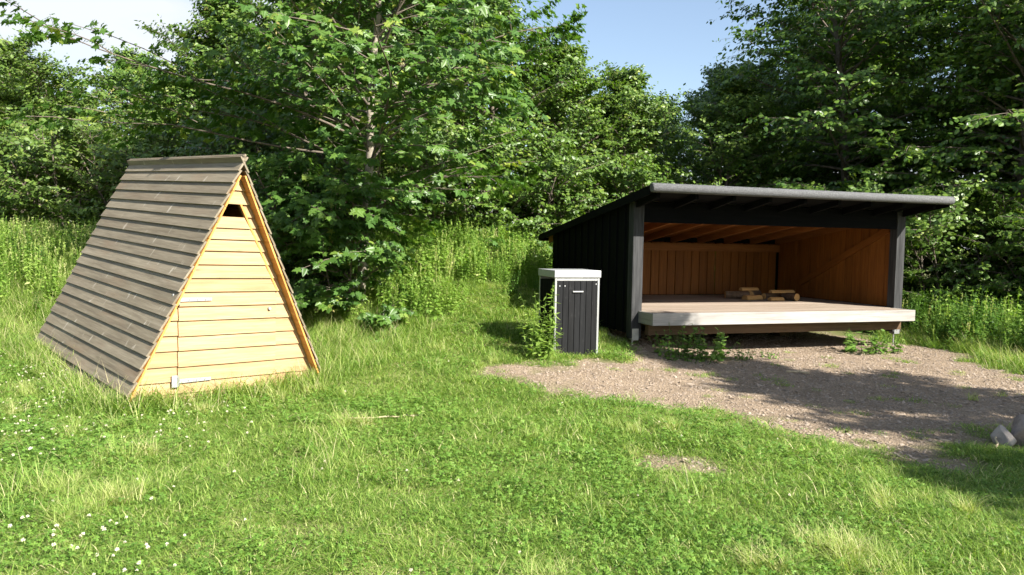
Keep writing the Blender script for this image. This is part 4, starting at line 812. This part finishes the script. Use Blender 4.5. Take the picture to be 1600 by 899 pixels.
rg = np.random.default_rng(100)
def region(n, x0, x1, y0, y1):
    x = rg.uniform(x0, x1, n); y = rg.uniform(y0, y1, n); k = (np.abs(x) < 0.86 * y + 2.2); return x[k], y[k]
HUT_POLY = None
def hut_inside(x, y):
    c, s = math.cos(0.7681), math.sin(0.7681); dx, dy = x + 2.7351, y - 7.814; a = dx * c + dy * s; b = -dx * s + dy * c
    return (a > -1.12) & (a < 1.0) & (b > 0.09) & (b < 3.4)
def shelter_ab(x, y):
    dx, dy = x - 1.7926, y - 11.4158; return dx * U.x + dy * U.y, dx * V_.x + dy * V_.y
def bin_inside(x, y):
    c, s = math.cos(0.3297), math.sin(0.3297); dx, dy = x - 0.57, y - 10.1244; a = dx * c + dy * s; b = -dx * s + dy * c
    return (a > -0.02) & (a < 0.67) & (b > -0.02) & (b < 0.61)
def keep(x, y, g_max=0.45):
    a, b = shelter_ab(x, y); inside = (a > -0.15) & (a < 5.2) & (b > -0.35) & (b < 3.45)
    inside |= (np.hypot((x - 4.42) / 0.5, (y - 6.48) / 0.36) < 1)
    return (gravel_mask(x, y) < g_max) & ~inside & ~hut_inside(x, y) & ~bin_inside(x, y)


# lawn
lawn = bpy.data.collections.new('lawn_clumps'); pr = np.random.default_rng(7)
for k in range(4): proto(lawn, f'a{k}', [blades(pr, 80, 0.14, 0.025, 0.09, 0.0064, 1.2, 0.42, 0.24), blades(pr, 12, 0.14, 0.02, 0.06, 0.005, 2.2, 0.9, 0.08)], 'grass')
for k in range(2): proto(lawn, f'b{k}', [blades(pr, 62, 0.14, 0.02, 0.07, 0.0056, 1.8, 0.55, 0.2), blades(pr, 30, 0.15, 0.02, 0.06, 0.005, 2.4, 0.88, 0.1)], 'grass')
for k in range(2): proto(lawn, f'c{k}', [leaf_patch(pr, 34, 0.15, 0.02, 0.075, CLOV, 0.010, 0.017, 0.5, 1.0, True), blades(pr, 30, 0.13, 0.03, 0.09, 0.004, 1.0, 0.5, 0.2)], 'clover')
proto(lawn, 'd0', [leaf_patch(pr, 12, 0.025, 0.01, 0.03, DOCK, 0.045, 0.085, 0.45, 0.7, False, 0.4)], 'clover')
for k in range(2): proto(lawn, f'e{k}', [blades(pr, 48, 0.13, 0.08, 0.24, 0.0058, 0.8, 0.45, 0.2, 4), blades(pr, 7, 0.12, 0.15, 0.3, 0.003, 0.5, 0.9, 0.06, 4)], 'grass')
for k in range(1): proto(lawn, f'f{k}', [blades(pr, 70, 0.06, 0.08, 0.19, 0.0032, 0.8, 0.72, 0.12, 4)], 'grass')
def make_lawn():
    X, Y, K, SC = [], [], [], []
    for n, y0, y1, sc0 in ((13000, 1.4, 5.5, 1.0), (15000, 5.5, 10.0, 1.12), (10000, 10.0, 14.0, 1.35)):
        xm = 0.86 * y1 + 2.2; x, y = region(n, -xm, xm, y0, y1); g = gravel_mask(x, y)
        ok = keep(x, y, 1.1) & (rg.random(len(x)) > np.minimum(g * 1.3, 0.985)); x, y, g = x[ok], y[ok], g[ok]
        m = len(x); r = rg.random(m); k = rg.integers(0, 4, m)
        dry = fbm(x * 0.8, y * 0.8, 21); clo = fbm(x * 0.55, y * 0.55, 33) + 0.16 * sstep(-1.0, -4.0, x); hd = hut_dist(x, y)
        k = np.where((r < 0.12 + 0.75 * sstep(0.47, 0.62, dry)) & (rg.random(m) < 0.8), rg.integers(4, 6, m), k)
        k = np.where(rg.random(m) < 0.05 + 0.20 * sstep(0.48, 0.78, clo), rg.integers(6, 8, m), k)
        k = np.where(rg.random(m) < 0.010, 8, k)
        tall = np.maximum(0.7 * (1 - sstep(0.05, 0.5, hd)), np.maximum(0.55 * sstep(8.2, 10.5, y) * (1 - sstep(-1.9, -1.0, x)), 0.07 * sstep(0.55, 0.75, fbm(x * 0.9 + 40, y * 0.9, 55))))
        tall = np.maximum(tall, 0.8 * sstep(6.6, 7.2, x))
        k = np.where(rg.random(m) < tall * 0.75, rg.integers(9, 11, m), k)
        k = np.where((rg.random(m) < 0.42 * sstep(0.64, 0.78, fbm(x * 2.1, y * 2.1, 71))), 11, k)
        sc = sc0 * rg.uniform(0.7, 1.25, m) * (0.75 + 0.6 * fbm(x * 1.3, y * 1.3, 81)) * (1 - 0.4 * np.clip(g * 2, 0, 1)); X.append(x); Y.append(y); K.append(k); sc = sc * (1 + 0.15 * (1 - sstep(0.1, 0.45, hd)) * (k >= 9)); SC.append(sc)
    X, Y, K, SC = map(np.concatenate, (X, Y, K, SC)); m = len(X)
    scatter('lawn_grass', lawn, np.stack([X, Y, ground_z(X, Y)], 1), rg.uniform(0, 6.28, m), rg.normal(0, 0.06, (m, 2)), SC, K, 'short green lawn grass and clover around the hut and gravel', 'grass')
make_lawn()
# flowers of white clover
fl = bpy.data.collections.new('clover_flowers_protos')
def flower_proto(nm, seed):
    q = np.random.default_rng(seed); n = 46; z = q.uniform(-0.5, 1, n); a = q.uniform(0, 6.28, n); r = np.sqrt(1 - np.clip(z, -1, 1) ** 2); d = np.stack([r * np.cos(a), r * np.sin(a), z], 1)
    A = place_leaves(LANCE, d * 0.003 + [0, 0, 0.095], d, q.normal(0, 1, (n, 3)), np.full(n, 0.0105), np.clip(q.normal(.6, .25, n), 0, 1), 1.9)
    proto(fl, nm, [A], 'petal')
flower_proto('f0', 1); flower_proto('f1', 2)
x, y = region(4200, -8, 3, 2.4, 9.5); dn = sstep(-0.30, -0.56, x / y) * 0.9 + 0.03; dn = dn * sstep(0.35, 0.6, fbm(x * 0.8, y * 0.8, 33)) ; ok = keep(x, y) & (rg.random(len(x)) < dn); x, y = x[ok], y[ok]
scatter('clover_flowers', fl, np.stack([x, y, ground_z(x, y)], 1), rg.uniform(0, 6.28, len(x)), rg.normal(0, 0.2, (len(x), 2)), rg.uniform(0.6, 0.95, len(x)), rg.integers(0, 2, len(x)), 'small white clover flower heads dotted through the lawn', 'flowers')

# meadow and weeds on the bank and beyond the gravel
mead = bpy.data.collections.new('meadow_clumps'); pm = np.random.default_rng(17)
for k in range(3): proto(mead, f'a{k}', [blades(pm, 90, 0.16, 0.25, 0.62, 0.006, 0.55, 0.5, 0.2, 4)] + sum([seed_stalk(pm, pm.uniform(0.55, 0.85), 0.8) for _ in range(3)], []), 'meadow')
for k in range(3): proto(mead, f'b{k}', sum([herb_stem(pm, pm.uniform(0.6, 1.05), 0.12, 20, LANCE, 0.45, 2.0) for _ in range(8)], []) + [blades(pm, 30, 0.2, 0.2, 0.5, 0.006, 0.6, 0.55, 0.2, 4)], 'meadow')
for k in range(2): proto(mead, f'c{k}', sum([herb_stem(pm, pm.uniform(0.5, 0.95), 0.10, 16, OVAL, 0.25, 1.0) for _ in range(7)], []), 'herb')
proto(mead, 'd0', [blades(pm, 110, 0.18, 0.18, 0.45, 0.006, 0.8, 0.35, 0.18, 4)], 'meadow')
def make_meadow():
    x = rg.uniform(-19, 15, 17000); y = rg.uniform(8.5, 19, 17000); ok = (np.abs(x) < 0.86 * y + 2.5) & keep(x, y, 0.3)
    bank = sstep(10.2, 12.6, y + 0.35 * np.maximum(-x - 4, 0) - 0.8 * sstep(-1, -4, x) - 2.7 * sstep(-1.5, -0.3, x) + 0.9 * fbm(x * 0.6, y * 0.6, 3) - 0.4) * (1 - sstep(1.2, 2.2, x + 0.33 * (y - 12)) * (y < 16))
    rt = sstep(0.0, 0.7, -poly_dist(x, y, [(6.9, 12.7), (7.6, 11.6), (7.6, 9.0), (9.5, 8.0), (16, 12), (16, 22), (4, 22), (5.8, 16.6), (7.0, 13.4)]))
    dn = np.maximum(bank, rt); ok &= rg.random(len(x)) < dn * 0.85; x, y, rt_, bk = x[ok], y[ok], rt[ok], bank[ok]; m = len(x)
    hb = fbm(x * 0.5, y * 0.5, 91); r = rg.random(m); left = x < -4.2
    k = np.where(r < np.where(left, 0.15, 0.55) + 0.6 * (hb - 0.5), rg.integers(3, 6, m), rg.integers(0, 3, m))
    k = np.where((rg.random(m) < 0.10 + 0.55 * sstep(0.2, 0.8, rt_)), rg.integers(6, 8, m), k)
    k = np.where(rg.random(m) < 0.2, 8, k)
    edge = np.where(bk > rt_, bk, rt_); sc = rg.uniform(0.65, 1.15, m) * (0.45 + 0.55 * edge) * np.where(left, 0.85, 1.0)
    scatter('meadow_weeds', mead, np.stack([x, y, ground_z(x, y)], 1), rg.uniform(0, 6.28, m), rg.normal(0, 0.07, (m, 2)), sc, k, 'tall meadow grass and weeds on the bank below the trees', 'weeds')
make_meadow()

# loose stones and chips of the gravel
peb = bpy.data.collections.new('gravel_stones')
def pebble(nm, seed, fx, fz):
    import bmesh
    q = np.random.default_rng(seed); bm = bmesh.new(); bmesh.ops.create_icosphere(bm, subdivisions=1, radius=1); me = bpy.data.meshes.new(nm)
    for vv in bm.verts: s = q.uniform(0.75, 1.15); vv.co = (vv.co.x * s * fx, vv.co.y * s, vv.co.z * s * fz)
    bm.to_mesh(me); bm.free(); a = me.attributes.new('var', 'FLOAT', 'POINT'); a.data.foreach_set('value', np.full(len(me.vertices), q.uniform(0.3, 0.7), np.float32)); me.materials.append(M['pebble']); peb.objects.link(bpy.data.objects.new(nm, me))
for k, (fx, fz) in enumerate(((1, .6), (1.4, .5), (1.2, .7), (2.6, .3), (3.2, .25), (0.9, .55))): pebble(f'p{k}', k, fx, fz)
x = rg.uniform(-0.5, 8, 60000); y = rg.uniform(5, 16, 60000); g = gravel_mask(x, y); ok = rg.random(len(x)) < g; x, y = x[ok], y[ok]; m = len(x)
scatter('gravel', peb, np.stack([x, y, ground_z(x, y) + 0.001], 1), rg.uniform(0, 6.28, m), rg.normal(0, 0.25, (m, 2)), 0.0045 + 0.016 * rg.random(m) ** 4, rg.integers(0, 6, m), 'loose pinkish gravel stones and wood chips before the deck', 'gravel')
